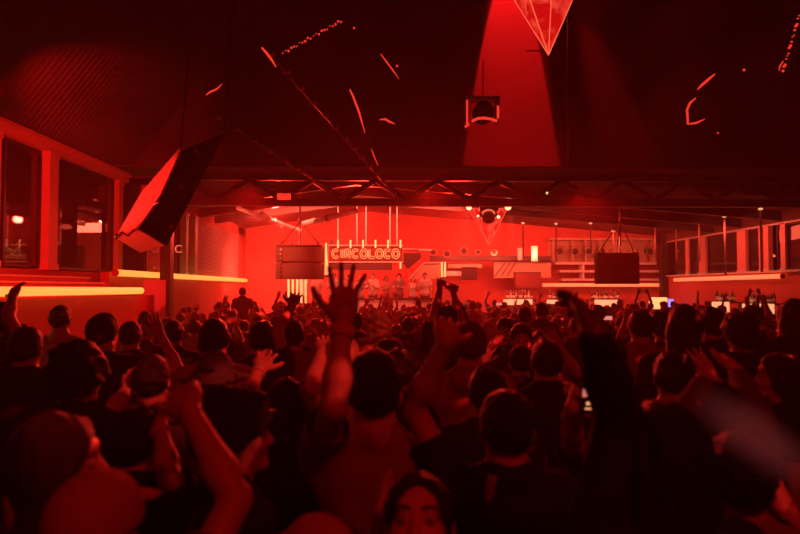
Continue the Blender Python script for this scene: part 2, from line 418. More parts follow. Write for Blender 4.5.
    if hair == 'cap':
        cf = Field(); cf.ell(hp((0, -.01, 1.675)), np.array((.093, .112, .1)) * s, .01, rot=Rh)
        cf.plane(hp((0, 0, 1.662)), Rh @ np.array([0, .12, -1.0])); br = Field()
        cf.p.append(Field().ell(hp((0, .135, 1.675)), np.array((.07, .075, .011)) * s, .01, rot=Rh @ rotx(-.15)).p[0])
        cf.p.append(Field().ell(hp((0, -.01, 1.777)), np.array((.01, .01, .008)) * s, .003).p[0])
        child('cap', np_mesh('cap', [cf.mesh(hv)], M['cloth_pink' if topm != 'cloth_pink' else 'cloth_grey']), root)
    if hair == 'bucket':
        cf = Field(); cf.cap(hp((0, -.01, 1.69)), hp((0, -.01, 1.72)), .098 * s, .075 * s, .02)
        cf.plane(hp((0, 0, 1.675)), Rh @ np.array([0, 0, -1.0]))
        cf.p.append(Field().ell(hp((0, -.005, 1.675)), np.array((.15, .16, .016)) * s, .02, rot=Rh).p[0])
        child('bucket_hat', np_mesh('hat', [cf.mesh(hv)], M['cloth_grey']), root)
    if eyes:
        for q in (-1, 1):
            c = hp((q * .031, .0755, 1.642)); mb = MB().sphere(c, .0132 * s, 10); child('eye', mb.mesh('eye', M['eye'], True), root, 'white of the eye')
            c2 = hp((q * .031, .0835, 1.642)); child('iris', MB().sphere(c2, .0062 * s, 8).mesh('iris', M['iris'], True), root)
            pts = [hp((q * (.014 + .034 * t), .093 - .016 * t * t, 1.667 + .006 * math.sin(t * 3.0))) for t in (0, .25, .5, .75, 1)]
            child('eyebrow', MB().tube(pts, [.002, .0035, .0035, .003, .0012], 6).mesh('eyebrow', hm, True), root)
        lf = Field().ell(hp((0, .0885, 1.5765)), np.array((.022, .010, .005)) * s, .003, rot=Rh).ell(hp((0, .087, 1.565)), np.array((.018, .0105, .006)) * s, .003, rot=Rh)
        child('lips', np_mesh('lips', [lf.mesh(.003)], M['lips']), root)
    if band:
        S, E, W, hd, pn, th = ends[band[0]]; u = unit(W - E)
        a = W - u * .01; b = W - u * (.01 + band[1])
        me = MB().lathe(a, [(.029 * s * fem, 0), (.033 * s * fem, 0.002), (.0365 * s * fem, band[1]), (.0325 * s * fem, band[1] + .002)], 20, tuple(-u)).mesh('band', M['band'], True)
        child('wristband', me, root, 'pale festival wristband')
    root['_ends'] = 0; del root['_ends']
    return root, ends
# ---------- venue materials ----------
RED = (1, .007, .007)
STC = (1, .085, .045)
M['sign_board'] = mat('sign_board', (.16, .03, .025), .7)
M['floor'] = mat('floor', (.05, .05, .05), .6, noise=.4)
M['wall_paint'] = mat('wall_paint', (.6, .11, .085), .8, noise=.08, nscale=3)
M['wall_dark'] = mat('wall_dark', (.05, .045, .045), .45, noise=.3, nscale=2)
M['gable'] = mat('gable_cloth', (.09, .08, .08), .8, noise=.15, nscale=1.5)
M['roof'] = mat('roof', (.10, .09, .09), .8, noise=.3, nscale=2)
M['rear_ceiling'] = mat('rear_ceiling', (.10, .035, .03), .8, noise=.2, nscale=2)
M['white_paint'] = mat('white_paint', (.7, .68, .65), .5, noise=.06, nscale=8, bump=.1)
M['column_paint'] = mat('column_paint', (.75, .34, .3), .5, noise=.06, nscale=8)
M['truss'] = mat('truss_steel', (.05, .045, .045), .45, .5)
M['wood'] = mat('pale_wood', (.5, .36, .25), .6, noise=.25, nscale=12)
M['speaker_tan'] = mat('speaker_cabinet', (.2, .14, .085), .65, noise=.3, nscale=14)
M['grille'] = mat('speaker_grille', (.02, .018, .018), .7, noise=.4, nscale=60, bump=.3)
M['glass'] = mat('window_glass', (.22, .2, .2), .02, trans=.9)
M['neon'] = mat('amber_led_tube', (1, .7, .4), .4, emit=(1, .36, .06), es=1.35)
M['neon2'] = mat('red_led_tube', (1, .6, .4), .4, emit=(1, .17, .06), es=1.35)
M['neon_white'] = mat('white_neon', (1, .8, .6), .4, emit=(1, .42, .12), es=1.3)
M['lamp_hot'] = mat('lamp_lens', (1, .8, .6), .4, emit=(1, .22, .10), es=7)
M['glow_red'] = mat('red_glow', (.12, .01, .008), .5, emit=(1, .035, .018), es=1.1)  # exit sign, plus reflections and glints put in as emission
M['pane_glint'] = mat('window_reflection_glow', (.3, .05, .03), .4, emit=(1, .09, .04), es=2.5)  # lights reflected in the panes, put in as emission
M['tube_red'] = mat('red_tube_glow', (1, .3, .2), .4, emit=(1, .13, .06), es=1.1)  # also the painted glints along the pyramid edges
M['lightbox'] = mat('lit_ice_box', (1, .8, .6), .4, emit=(1, .40, .18), es=1.15)
M['lightbox_warm'] = mat('lit_fridge', (1, .8, .6), .4, emit=(1, .55, .18), es=1.2)
M['blue'] = mat('blue_screen', (.2, .2, 1), .3, emit=(.25, .2, 1), es=1.6)
M['bottle'] = mat('bottle_glass', (.06, .035, .02), .12, spec=.6)
M['bottle_pale'] = mat('bottle_glass_pale', (.4, .3, .25), .12, spec=.6)
M['screen'] = mat('phone_screen', (.1, .1, .1), .2, emit=(1, .25, .2), es=.9)
# glass of the pyramids: beam light and inner reflections painted as emission streaks
pg = mat('pyramid_glass', (.6, .03, .02), .15)
_n = pg.node_tree; _b = _n.nodes['Principled BSDF']; _tc = _n.nodes.new('ShaderNodeTexCoord'); _w = _n.nodes.new('ShaderNodeTexNoise')
_w.inputs['Scale'].default_value = 2.2; _w.inputs['Distortion'].default_value = 2.5
_r = _n.nodes.new('ShaderNodeValToRGB'); _r.color_ramp.elements[0].position = .45; _r.color_ramp.elements[0].color = (.62, .004, .004, 1)
_r.color_ramp.elements[1].position = .7; _r.color_ramp.elements[1].color = (1, .07, .04, 1)
_n.links.new(_tc.outputs['Object'], _w.inputs['Vector']); _n.links.new(_w.outputs['Fac'], _r.inputs[0]); _n.links.new(_r.outputs[0], _b.inputs['Emission Color'])
_b.inputs['Emission Strength'].default_value = 1.0
M['pyramid'] = pg
M['rod'] = mat('frosted_rod', (.3, .16, .12), .3, emit=(1, .05, .02), es=.06)

XL, XR, YG, YB = -7.0, 12.2, 16.1, 27.0    # front left wall, right wall, gable line, back wall
XL2 = -6.4
RX, RZ, EZ = 3.3, 15.6, 5.05
FZ = -.18
PROF = [(XL - .1, EZ), (-3.6, 9.6), (RX, RZ), (11.0, 9.6), (XR + .2, EZ)]
# floor
struct('floor', MB().box((-9, -4, -.3), (14, 8.9, 0)).box((-9, 8.9, -.3), (14, 28, FZ)), M['floor'])
# front roof: two slopes with corrugated sheet under them
def slope(x0, z0, x1, z1, y0, y1, rib=.0):
    mb = MB(); N = int((y1 - y0) / .15) if rib else 1; vs = []; nrm = Vector((-(z1 - z0), 0, x1 - x0)).normalized() * (-1 if x1 > x0 else 1)
    for i in range(N * 2 + 1):
        y = y0 + (y1 - y0) * i / (2 * N); d = rib * (1 if i % 2 else -1)
        vs += [(x0 + nrm.x * d, y, z0 + nrm.z * d), (x1 + nrm.x * d, y, z1 + nrm.z * d)]
    fs = [(2 * i, 2 * i + 1, 2 * i + 3, 2 * i + 2) for i in range(2 * N)]
    mb.add(vs, fs)
    top = [(x0, y0, z0 + .12), (x1, y0, z1 + .12), (x1, y1, z1 + .12), (x0, y1, z0 + .12)]
    return mb.add(top, [(0, 1, 2, 3)])
for nm_, i0, rb in (('ceiling_left_slope', 0, .04), ('ceiling_upper_left', 1, 0), ('ceiling_upper_right', 2, 0), ('ceiling_right_slope', 3, 0)):
    struct(nm_, slope(*PROF[i0], *PROF[i0 + 1], -3, YG + .2, rb), M['roof'])
# gable wall above the truss
g = MB(); pr = [(XL - .1, 4.98), (XR + .2, 4.98)] + PROF[::-1]; NG = len(pr)
g.add([(x, YG, z) for x, z in pr] + [(x, YG + .12, z) for x, z in pr], [tuple(range(NG)), tuple(range(NG, 2 * NG))[::-1]] + [(i, i + NG, (i + 1) % NG + NG, (i + 1) % NG) for i in range(NG)])
struct('wall_gable', g, M['gable'])
struct('wall_gable_beam_stop', MB().box((XL - .1, 14.9, 5.06), (XR + .2, YG, 5.10)), M['roof'])  # added ledge: stops the shaft beam and darkens the truss below
# rear ceiling, pitched
RXc = -1.0
c = MB(); pr = [(XL2 - .6, 4.65), (RXc, 5.5), (XR + .2, 4.42)]
c.add([(x, YG + .12, z) for x, z in pr] + [(x, YB, z) for x, z in pr] + [(x, YG + .12, z + .15) for x, z in pr] + [(x, YB, z + .15) for x, z in pr],
      [(0, 1, 4, 3), (1, 2, 5, 4), (6, 9, 10, 7), (7, 10, 11, 8)])
struct('ceiling_rear', c, M['rear_ceiling'])
for k_, yb_ in enumerate((18.3, 20.4, 22.2, 23.6)):  # beams added to darken the gaps seen through the truss
    mb = MB()
    for (xa_, za_), (xc_, zc_) in zip(pr, pr[1:]): mb.hexa([(xa_, yb_, za_ - .3), (xc_, yb_, zc_ - .3), (xc_, yb_ + .14, zc_ - .3), (xa_, yb_ + .14, za_ - .3), (xa_, yb_, za_ - .01), (xc_, yb_, zc_ - .01), (xc_, yb_ + .14, zc_ - .01), (xa_, yb_ + .14, za_ - .01)])
    if k_ < 3: struct('added_ceiling_beam_%d' % (k_ + 1), mb, M['truss'])
# walls
struct('wall_back', MB().box((XL2 - .2, YB, -.25), (XR + .2, YB + .15, 5.6)), M['wall_paint'])
struct('wall_left_front', MB().box((XL - .2, -3, -.25), (XL, YG - .3, 2.42)), M['wall_paint'])
struct('wall_left_rear', MB().box((XL2 - .2, YG - 2.2, -.25), (XL2, YB, 2.42)).box((XL2 - .2, 25.8, 2.42), (XL2, YB, 4.7)).box((XL2 - .2, YG, 4.35), (XL2, YB, 4.8)), M['wall_paint'])
struct('wall_right', MB().box((XR, -3, -.25), (XR + .2, YB, 2.6)), M['wall_paint'])
struct('wall_right_upper', MB().box((XR, -3, 4.08), (XR + .2, YB, 5.1)), M['rear_ceiling'])
struct('wall_behind_camera', MB().box((XL - .2, -3.2, 0), (XR + .2, -3, 5.05)), M['wall_dark'])
# outside: dark night behind the windows
struct('terrace_exterior_ground', MB().box((-30, -4, -.15), (XL - .2, 40, -.05)), M['wall_dark'])
# left eaves beam and columns
b = MB().box((XL - .15, 4, 4.83), (XL + .12, YG - .1, 5.07)).box((XL + .12, 4, 4.98), (XL + .2, YG - .1, 5.07))
tag(b.build('eaves_beam', M['column_paint'], bevel=.01), 'long pale beam running back along the top of the left windows', 'beam')
def column(x, y, w, z0, z1, m, label, ridge=True):
    t = empty('column', (x, y, z0), label, 'column')
    MB().box((x - w / 2, y - w / 2, z0), (x + w / 2, y + w / 2, z1)).build('shaft', M[m], t, bevel=.01)
    if ridge:
        MB().box((x - w / 2 - .02, y - w / 2 - .02, z0), (x + w / 2 + .02, y + w / 2 + .02, z0 + .12)).build('base_plate', M[m], t)
        MB().box((x - w / 2 - .02, y - w / 2 - .02, z1 - .1), (x + w / 2 + .02, y + w / 2 + .02, z1)).build('cap_plate', M[m], t)
    return t
column(XL - .05, 10.7, .25, 2.42, 4.83, 'column_paint', 'pale window column at the far left edge, top lit red')
column(XL - .05, 12.45, .34, 2.42, 4.83, 'column_paint', 'broad pale window column standing above the striped terrace steps')
column(XL - .05, 16.0 - .35, .26, 2.42, 4.83, 'column_paint', 'pale window column just behind the hanging wedge loudspeaker')
column(-5.8, 15.85, .27, FZ, 4.3, 'truss', 'dark steel column carrying the left end of the roof truss')
column(XL2, 18.9, .22, 2.42, 4.4, 'white_paint', 'slim pale column left of the louvred window, beyond the dark column')
column(XL2, 19.75, .26, 2.42, 4.4, 'white_paint', 'slim pale column right beside the louvred window')
# windows left: dark panes with a frame
def window(n, x, y0, y1, z0, z1, side, lab=None):
    t = empty('window_%d' % n, (x, (y0 + y1) / 2, z0)); t['kind'] = 'structure'
    MB().box((x - .01, y0, z0), (x + .01, y1, z1)).build('pane', M['glass'], t)
    f = .05
    MB().box((x - .04, y0, z0), (x + .04, y1, z0 + f)).box((x - .04, y0, z1 - f), (x + .04, y1, z1)).box((x - .04, y0, z0), (x + .04, y0 + f, z1)).box((x - .04, y1 - f, z0), (x + .04, y1, z1)).build('window_frame', M['truss'], t)
    return t
window(1, XL - .08, 5, 10.8, 2.45, 4.83, -1); window(2, XL - .08, 11.1, 12.28, 2.45, 4.83, -1); window(3, XL - .08, 12.62, 15.5, 2.45, 4.83, -1)
window(4, XL2 - .1, 16.2, 18.75, 2.45, 4.35, -1)
# louvred blind
t = empty('louvre_blind', (XL2 + .02, 22.9, 2.5), 'tall louvred shutter glowing red beside the bright stage wall', 'shutter')
L = MB(); z = 2.5
for i in range(26):
    z = 2.5 + i * .072; L.hexa([(XL2 - .01, 20.1, z), (XL2 + .05, 20.1, z - .03), (XL2 + .05, 25.5, z - .03), (XL2 - .01, 25.5, z), (XL2 - .01, 20.1, z + .012), (XL2 + .05, 20.1, z - .018), (XL2 + .05, 25.5, z - .018), (XL2 - .01, 25.5, z + .012)])
L.build('slats', M['white_paint'], t)
MB().box((XL2 - .1, 19.95, 2.42), (XL2 + .06, 20.1, 4.4)).box((XL2 - .1, 25.5, 2.42), (XL2 + .06, 25.65, 4.4)).box((XL2 - .1, 20.1, 2.42), (XL2 - .04, 25.5, 4.4)).build('shutter_frame', M['wall_paint'], t)
# terrace platform left with LED edge
struct('wall_terrace_front', MB().box((-6.99, 3, -.2), (-4.62, 11.25, 1.9)).box((-6.99, 11.25, -.2), (-5.12, 13.25, 1.9)), M['wall_paint'])
for i, (x, z, y1, lb) in enumerate(((-5.15, 2.06, 11.6, 'lowest of the red striped terrace benches, just over the amber light bar'), (-5.75, 2.16, 12.3, 'middle red terrace bench'), (-6.35, 2.28, 12.9, 'highest red terrace bench, directly under the left windows'))):
    t = empty('terrace_bench', (x, 8, 1.9), lb, 'bench', 'stepped benches on the left terrace')
    MB().box((x - .5, 3.2, 1.903), (x, y1, z - .04)).build('bench_front', M['wall_paint'], t)
    MB().box((x - .52, 3.2, z - .04), (x + .02, y1 + .02, z)).build('seat_edge', M['white_paint'], t, bevel=.01)
def bar_lamp(p0, p1, r, m, label, hold=True):
    t = empty('light_bar', p0, label, 'light bar')
    MB().tube([p0, p1], r, 12).build('light_tube', m, t, smooth=True)
    d = (Vector(p1) - Vector(p0)).normalized(); mb = MB()
    for q in (Vector(p0), Vector(p1)): MB().tube([q - d * .02, q + d * .02], r * 1.08, 12).build('end_cap', M['wall_paint'], t)
    return t
bar_lamp((-4.56, 4.6, 2.012), (-4.56, 11.2, 2.0), .062, M['neon'], 'thick amber light bar on the left terrace front, in front of the striped benches')
bar_lamp((XL2 + .14, 13.9, 2.40), (XL2 + .14, 26.6, 2.38), .078, M['neon'], 'long amber light bar along the rear left wall, ending at the stage')
bar_lamp((XR - .14, 18.1, 2.41), (XR - .14, 25.0, 2.39), .075, M['neon2'], 'light bar under the right-hand row of windows')
bar_lamp((P(541, 285, 26.6).x, 26.5, P(541, 285, 26.5).z), (P(661, 285, 26.5).x, 26.5, P(541, 285, 26.5).z), .08, M['neon2'], 'straight light bar on the back wall below the shelf of round lamps')
# tapered plinth at the foot of dark column
p = [P(150, 320, 13.3), P(165, 320, 13.3), P(165, 320, 13.8), P(152, 320, 13.8), P(143, 280, 13.3), P(166, 280, 13.3), P(166, 281, 13.8), P(143, 281, 13.8)]
for q in p[:4]: q.z = FZ
struct('wall_terrace_end_pier', MB().hexa(p), M['white_paint'])
# right windows: mullions between dark panes
n = 5
for (pa, pb) in ((678, 690), (693, 703), (711, 742), (753, 764), (782, 788), (793, 830)):
    ya, yb = [XR / (q - 388) * 600 for q in (pb, pa)]
    window(n, XR + .05, ya, yb, 2.62, 4.03, 1); n += 1
for pc, wpx, lb in ((691.5, 3, 'thin pale window post, furthest back on the right wall'), (707, 7, 'bright window post above the far end of the right light bar'), (747.5, 9, 'broad bright window post in the middle of the right windows'),
                (767, 3, 'thin window post right of the broad bright one'), (773, 5, 'pale double window post with a red lamp reflection beside it'), (790.5, 5, 'pale window post near the right picture edge')):
    y = XR / (pc - 388) * 600; hw = XR / (pc - wpx / 2 - 388) * 300 - XR / (pc + wpx / 2 - 388) * 300
    t = empty('window_post', (XR, y, 2.6), lb, 'window post')
    MB().box((XR - .06, y - hw, 2.6), (XR + .1, y + hw, 4.06)).build('post', M['column_paint'], t, bevel=.01)
    MB().box((XR - .08, y - hw - .02, 2.6), (XR + .1, y + hw + .02, 2.66)).build('post_foot', M['white_paint'], t)
struct('trim_1', MB().box((XR - .12, 16.5, 2.54), (XR + .02, 26, 2.6)), M['white_paint'])
struct('trim_2', MB().box((XR - .06, 16.5, 4.03), (XR + .02, 26, 4.08)), M['white_paint'])
column(P(664, 288, 26).x, 26, .3, FZ, 4.3, 'truss', 'dark column in the rear right corner, right of the back bar')

# ---------- roof truss ----------
t = empty('roof_truss', (3, 15.9, 4.29), 'dark steel lattice truss spanning the room above the stage opening', 'truss')
MB().box((-6.0, 15.78, 4.22), (12.4, 16.0, 4.42)).build('bottom_chord', M['truss'], t, bevel=.02)
MB().box((-6.0, 15.82, 4.9), (12.4, 16.0, 5.04)).build('top_chord', M['truss'], t, bevel=.02)
per = 1.667; x = -1.17 - 3 * per; k = 0
while x < 12:
    for a, bq in (((x, 15.9, 4.4), (x + per * .5, 15.9, 4.92)), ((x + per * .5, 15.9, 4.92), (x + per, 15.9, 4.4))):
        if a[0] > -6.1: MB().tube([a, bq], .075, 8).build('diagonal_brace', M['truss'], t, smooth=True)
    x += per
# small sign box and tiny lamp on the truss
t = empty('exit_sign', P(284, 197, 15.7), 'small lit red box sign hanging in the truss', 'sign')
MB().box(P(278, 200, 15.75), P(290, 193.5, 15.6)).build('sign_box', M['glow_red'], t)
MB().box(P(277, 193.6, 15.76), P(291, 192.6, 15.6)).build('bracket', M['truss'], t)
t = empty('indicator_lamp', P(547, 193, 15.7), 'tiny amber indicator lamp on the truss', 'lamp')
MB().sphere(P(547, 193, 15.65), .035, 8).build('bulb', M['lightbox_warm'], t); MB().box(P(545.5, 198, 15.75), P(548.5, 194, 15.65)).build('housing', M['truss'], t)

# ---------- hanging wedge loudspeaker ----------
t = empty('hanging_loudspeaker', P(150, 245, 7), 'large tilted wedge loudspeaker hanging at the left, pale side lit red and dark front', 'loudspeaker')
b0 = [P(115, 238, 7.2), P(138, 229, 6.85), P(165, 246, 7.25), P(140, 253, 7.6)]
u0 = [P(178.5, 149, 7.45), P(180.5, 150, 7.1), P(224, 132, 7.5), P(212, 147, 7.85)]
mid = [b0[i].lerp(u0[i], .45) for i in range(4)]
mid[0] += Vector((-.045, 0, .05)); mid[1] += Vector((.03, 0, -.02))
body = MB(); body.v = [tuple(q) for q in b0 + mid + u0]
body.f = [(3, 2, 1, 0), (8, 9, 10, 11)] + [(i + r, (i + 1) % 4 + r, (i + 1) % 4 + r + 4, i + r + 4) for r in (0, 4) for i in range(4)]
body.build('cabinet', M['white_paint'], t, bevel=.006)
nn = (b0[2] - b0[1]).cross(u0[1] - b0[1]).normalized()
if nn.y > 0: nn = -nn
ins = lambda q, c_: q + (c_ - q) * .015
cc = (b0[1] + b0[2] + u0[1] + u0[2]) / 4; gq = [ins(q, cc) for q in (b0[1], b0[2], mid[2], u0[2], u0[1], mid[1])]
gm = MB(); gm.v = [tuple(q + nn * .004) for q in gq] + [tuple(q + nn * .03) for q in gq]
gm.f = [(6, 7, 8, 11), (11, 8, 9, 10)] + [(i, (i + 1) % 6, (i + 1) % 6 + 6, i + 6) for i in range(6)] + [(0, 5, 2, 1), (5, 4, 3, 2)]
gm.build('front_grille', M['grille'], t)
hb = b0[1].lerp(b0[2], .5) * .6 + u0[1].lerp(u0[2], .5) * .4 + nn * .05
MB().tube([P(153, 205, 6.85), P(158, 203, 6.82), P(163, 202.5, 6.83)], .006, 6).build('handle', M['chrome'], t)
MB().tube([u0[2], u0[2] + Vector((.15, .1, 3.2))], .008, 6).tube([u0[1], u0[1] + Vector((.2, .1, 3.2))], .008, 6).build('hanging_cables', M['black_metal'], t)
MB().tube([P(116, 239, 7.15), P(122, 232, 6.95), P(128, 236, 6.9), P(135, 229, 6.85)], .012, 6).sphere(P(117, 236, 7.1), .03, 6).build('bracket', M['chrome'], t)

# ---------- glass pyramids ----------
def pyramid(tip, half, ht, label, grp, cable=3.0):
    tip = Vector(tip); t = empty('pyramid_pendant', tip, label, 'pendant lamp', grp)
    cn = [tip + Vector((a * half, b_ * half, ht)) for a, b_ in ((-1, -.55), (1, -.55), (1, .9), (-1, .9))]
    MB().add([tip] + cn, [(0, 2, 1), (0, 3, 2), (0, 4, 3), (0, 1, 4), (1, 2, 3, 4)]).build('glass_body', M['pyramid'], t)
    mb = MB()
    for i in range(4): mb.tube([tip, cn[i]], half * .009 + .002, 6).tube([cn[i], cn[(i + 1) % 4]], half * .009 + .002, 6)
    mid_ = (cn[0] + cn[1]) / 2; mb.tube([tip, mid_], half * .008 + .002, 6)
    mb.build('edge_frame', M['tube_red'], t)  # edge glints put in as emission
    MB().tube([(tip.x, tip.y, tip.z + ht), (tip.x, tip.y, tip.z + ht + cable)], .01, 6).build('hanging_cable', M['black_metal'], t)
    return t
pyramid(P(548.5, 55, 7), .50, 1.2, 'bright red glass pyramid hanging point down at the top of the picture', None)
pyramid(P(489, 245, 21), .6, 1.25, 'glowing glass pyramid hanging point down over the centre of the stage', None, .3)
for i, (px, r_) in enumerate(((584, 0),)):
    tag(MB().tube([P(567, -30, 8), P(568, 160, 8)], .004, 5).build('thin_cable', M['chrome']), 'thin vertical cable hanging just right of the large glass pyramid', 'cable')
tag(MB().tube([P(526, 51, 9), P(541, 51, 9)], .012, 6).build('short_rod', M['white_paint']), 'short pale horizontal rod beside the tip of the large pyramid', 'rod')

# ---------- roof rails, lantern and gable reflections (front room) ----------
def rail(a, b_, r, label, clips=6):
    t = empty('cable_rail', a, label, 'rail'); MB().tube([a, b_], r, 8).build('rail_tube', M['truss'], t)
    for i in range(clips): q = Vector(a).lerp(Vector(b_), (i + .5) / clips); MB().tube([q - Vector((r * 2, 0, 0)), q + Vector((r * 2, 0, 0))], r * 1.2, 6).build('clip', M['wall_paint'], t)
rail(P(262, 44, 8.2), P(397, 197, 15.3), .03, 'upper of two slanting ceiling rails leading back to the truss', 14)
_o = bpy.data.objects['cable_rail']; MB().tube([P(262, 48, 8.15), P(270, 57, 8.5), P(276, 67, 8.9)], [.012, .02, .006], 6).build('tip_glow', M['glow_red'], _o)  # bright rail end put in as a glowing tube
rail(P(208, 111, 10), P(345, 200, 15.4), .022, 'lower of two slanting ceiling rails leading back to the truss', 10)
def reflected_dots(a, b_, nb, r, label):  # light reflected in the gable, built as a dotted strip
    t = empty('dot_reflection', a, label, 'light reflection'); a = Vector(a); b_ = Vector(b_)
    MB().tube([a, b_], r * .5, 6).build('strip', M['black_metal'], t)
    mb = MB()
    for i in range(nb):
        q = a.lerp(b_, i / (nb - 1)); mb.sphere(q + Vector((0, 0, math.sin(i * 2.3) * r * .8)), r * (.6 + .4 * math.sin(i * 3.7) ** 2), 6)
    tag(mb.build('reflection_dots', M['glow_red'], t), kind='stuff')
def streak(pts, r, label, m='glow_red'):  # reflected streak in the gable, built as a glowing tube
    t = empty('streak_reflection', pts[0], label, 'tube lamp')
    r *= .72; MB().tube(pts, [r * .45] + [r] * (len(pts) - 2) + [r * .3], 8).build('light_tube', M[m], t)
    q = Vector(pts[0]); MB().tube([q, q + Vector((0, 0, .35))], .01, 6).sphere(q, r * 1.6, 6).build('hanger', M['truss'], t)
D = 15.6
reflected_dots(P(283, 53, D), P(341, 21, D), 22, .035, 'dotted red light reflection, upper left of the dark gable')
reflected_dots(P(799, 16, D), P(783, 71, D), 16, .04, 'dotted red light reflection at the top right corner')
streak([P(349, 88, D), P(353, 96, D), P(359, 112, D), P(365, 133, D)], .04, 'longest thin red reflected streak left of centre on the dark gable')
streak([P(371, 148, D), P(374, 156, D), P(379, 168, D)], .022, 'short thin red reflected streak just above the truss')
streak([P(380, 53, D), P(386, 61, D), P(392, 69, D), P(399, 79, D)], .028, 'thin red reflected streak slanting down beside the dotted reflection')
streak([P(378, 120, D), P(385, 119, D), P(390, 122, D), P(395, 124, D)], .04, 'small curved red reflected streak under the slanting one')
streak([P(716, 73, D), P(709, 79, D), P(702, 85, D), P(697, 90, D)], .05, 'bright red reflected streak, topmost of the bent cluster on the right')
streak([P(697, 97, D), P(690, 103, D), P(687, 110, D), P(688, 124, D), P(696, 123, D), P(705, 119, D)], .045, 'hook shaped red reflected streak of the bent cluster on the right')
streak([P(784, 60, D), P(780, 66, D), P(779, 71, D)], .03, 'tiny red reflected streak below the dotted reflection at the top right')
streak([P(205, 96, 11), P(210, 92, 11), P(217, 89, 11), P(222, 84, 11)], .022, 'small red reflected streak above the start of the lower ceiling rail')
for px, py, r_, lb in ((354, 28, .03, 'tiny red reflected spot right of the dotted reflection'), (397, 66, .03, 'tiny red reflected spot at the end of the slanting streak'), (744, 70, .035, 'tiny dull red reflected spot right of the bent streaks'), (718, 133, .025, 'faint red reflected spot below the bent streaks')):
    t = empty('spot_reflection', P(px, py, D), lb, 'lamp'); MB().sphere(P(px, py, D), r_, 8).build('lens', M['glow_red'], t); MB().tube([P(px, py - 1, D + .02), P(px, py - 6, D + .2)], .012, 6).build('bracket', M['truss'], t)  # reflected points of light, built as small glowing spheres
# square projector housing in the light shaft
D = 14.7
t = empty('projector_lantern', P(483, 125, D), 'square dark lantern housing with a lit arc, hanging in the red light shaft', 'stage lantern')
A = [P(466, 127, D), P(500, 127, D), P(500, 96, D), P(466, 96, D)]
MB().box((A[0].x, D - .02, A[0].z), (A[0].x + .09, D + .3, A[3].z)).box((A[1].x - .09, D - .02, A[1].z + .1), (A[1].x, D + .3, A[2].z)).box((A[3].x, D - .02, A[3].z - .08), (A[2].x, D + .3, A[3].z)).build('yoke', M['white_paint'], t, bevel=.01)
MB().lathe(P(483, 114, D + .2), [(.02, -.28), (.24, -.25), (.28, 0), (.2, .25), (.05, .3)], 16, (0, 1, -.15)).build('lamp_body', M['black_metal'], t, smooth=True)
MB().tube([P(467, 124, D - .05), P(467, 100, D - .05)], .022, 6).build('edge_glint', M['glow_red'], t); MB().tube([P(498, 118, D - .05), P(498, 106, D - .05)], .03, 6).build('edge_glint', M['glow_red'], t); MB().tube([P(465, 127, D - .05), P(469, 124, D - .05)], .03, 6).build('edge_glint', M['glow_red'], t)  # shaft light on the yoke edges put in as glowing strips
MB().tube([P(472, 121, D - .1), P(478, 118.5, D - .1), P(484, 118, D - .1), P(491, 119, D - .1), P(497, 121, D - .1)], .035, 8).build('lit_arc', M['glow_red'], t)
MB().tube([P(483, 96, D + .1), P(483, 60, D + .2)], .015, 6).build('hanging_pole', M['truss'], t)

# ---------- stage ----------
ST = .85
struct('floor_stage', MB().box((XL2, 22.4, FZ), (2.2, YB, ST)), M['wall_dark'])
t = empty('dj_booth', (P(380, 288, 23).x, 23, ST), 'wide pale dj booth across the stage under the neon name sign', 'dj booth')
xa, xb = P(330, 288, 23.2).x, P(435, 288, 23.2).x
MB().box((xa, 22.9, ST), (xb, 23.0, ST + .75)).build('front_panel', M['white_paint'], t); MB().box((xa - .05, 22.85, ST + .75), (xb + .05, 23.6, ST + .81)).build('desk_top', M['black_metal'], t, bevel=.01)
# neon name sign
t = empty('name_sign', P(365, 262, 22.6), 'long framed neon name sign with outlined letters hanging over the stage', 'sign')
DS = 22.6
a, b_ = P(328.5, 262, DS), P(403, 245.5, DS)
MB().box((a.x, DS + .05, a.z), (b_.x, DS + .12, b_.z)).build('back_board', M['sign_board'], t)
fr = [Vector((a.x, DS, a.z)), Vector((b_.x, DS, a.z)), Vector((b_.x, DS, b_.z)), Vector((a.x, DS, b_.z))]
MB().tube(fr, .022, 6, closed=True).build('neon_frame', M['tube_red'], t)
def stroke_outline(pts, w, closed=False):
    pts = [Vector((p_[0], p_[1])) for p_ in pts]; N = len(pts); le, ri = [], []
    for i in range(N):
        tq = (pts[(i + 1) % N] - pts[i - 1]) if closed else (pts[min(i + 1, N - 1)] - pts[max(i - 1, 0)])
        tq.normalize(); nq = Vector((-tq.y, tq.x)); le.append(pts[i] + nq * w); ri.append(pts[i] - nq * w)
    return [le, ri] if closed else [le + ri[::-1]]
def arc(cx, cy, r, a0, a1, n=14): return [(cx + r * math.cos(math.radians(a0 + (a1 - a0) * i / n)), cy + r * math.sin(math.radians(a0 + (a1 - a0) * i / n))) for i in range(n + 1)]
G = {'C': [(arc(.5, .5, .42, 50, 310), False)], 'O': [(arc(.5, .5, .42, 0, 338, 15), True)], 'I': [([(.5, .06), (.5, .94)], False)],
     'L': [([(.15, .94), (.15, .3), (.2, .14), (.35, .08), (.85, .08)], False)],
     'R': [([(.15, .06), (.15, .92), (.55, .92), (.75, .82), (.8, .68), (.72, .52), (.5, .45), (.82, .06)], False)]}
adv = {'C': .98, 'I': .5, 'R': .98, 'O': 1.02, 'L': .9}
word = 'CIRCOLOCO'; W0 = sum(adv[q] for q in word); H_ = .34; x0 = a.x + .12; sc_ = (b_.x - a.x - .24) / W0; zc = (a.z + b_.z) / 2 - H_ / 2
cx = x0
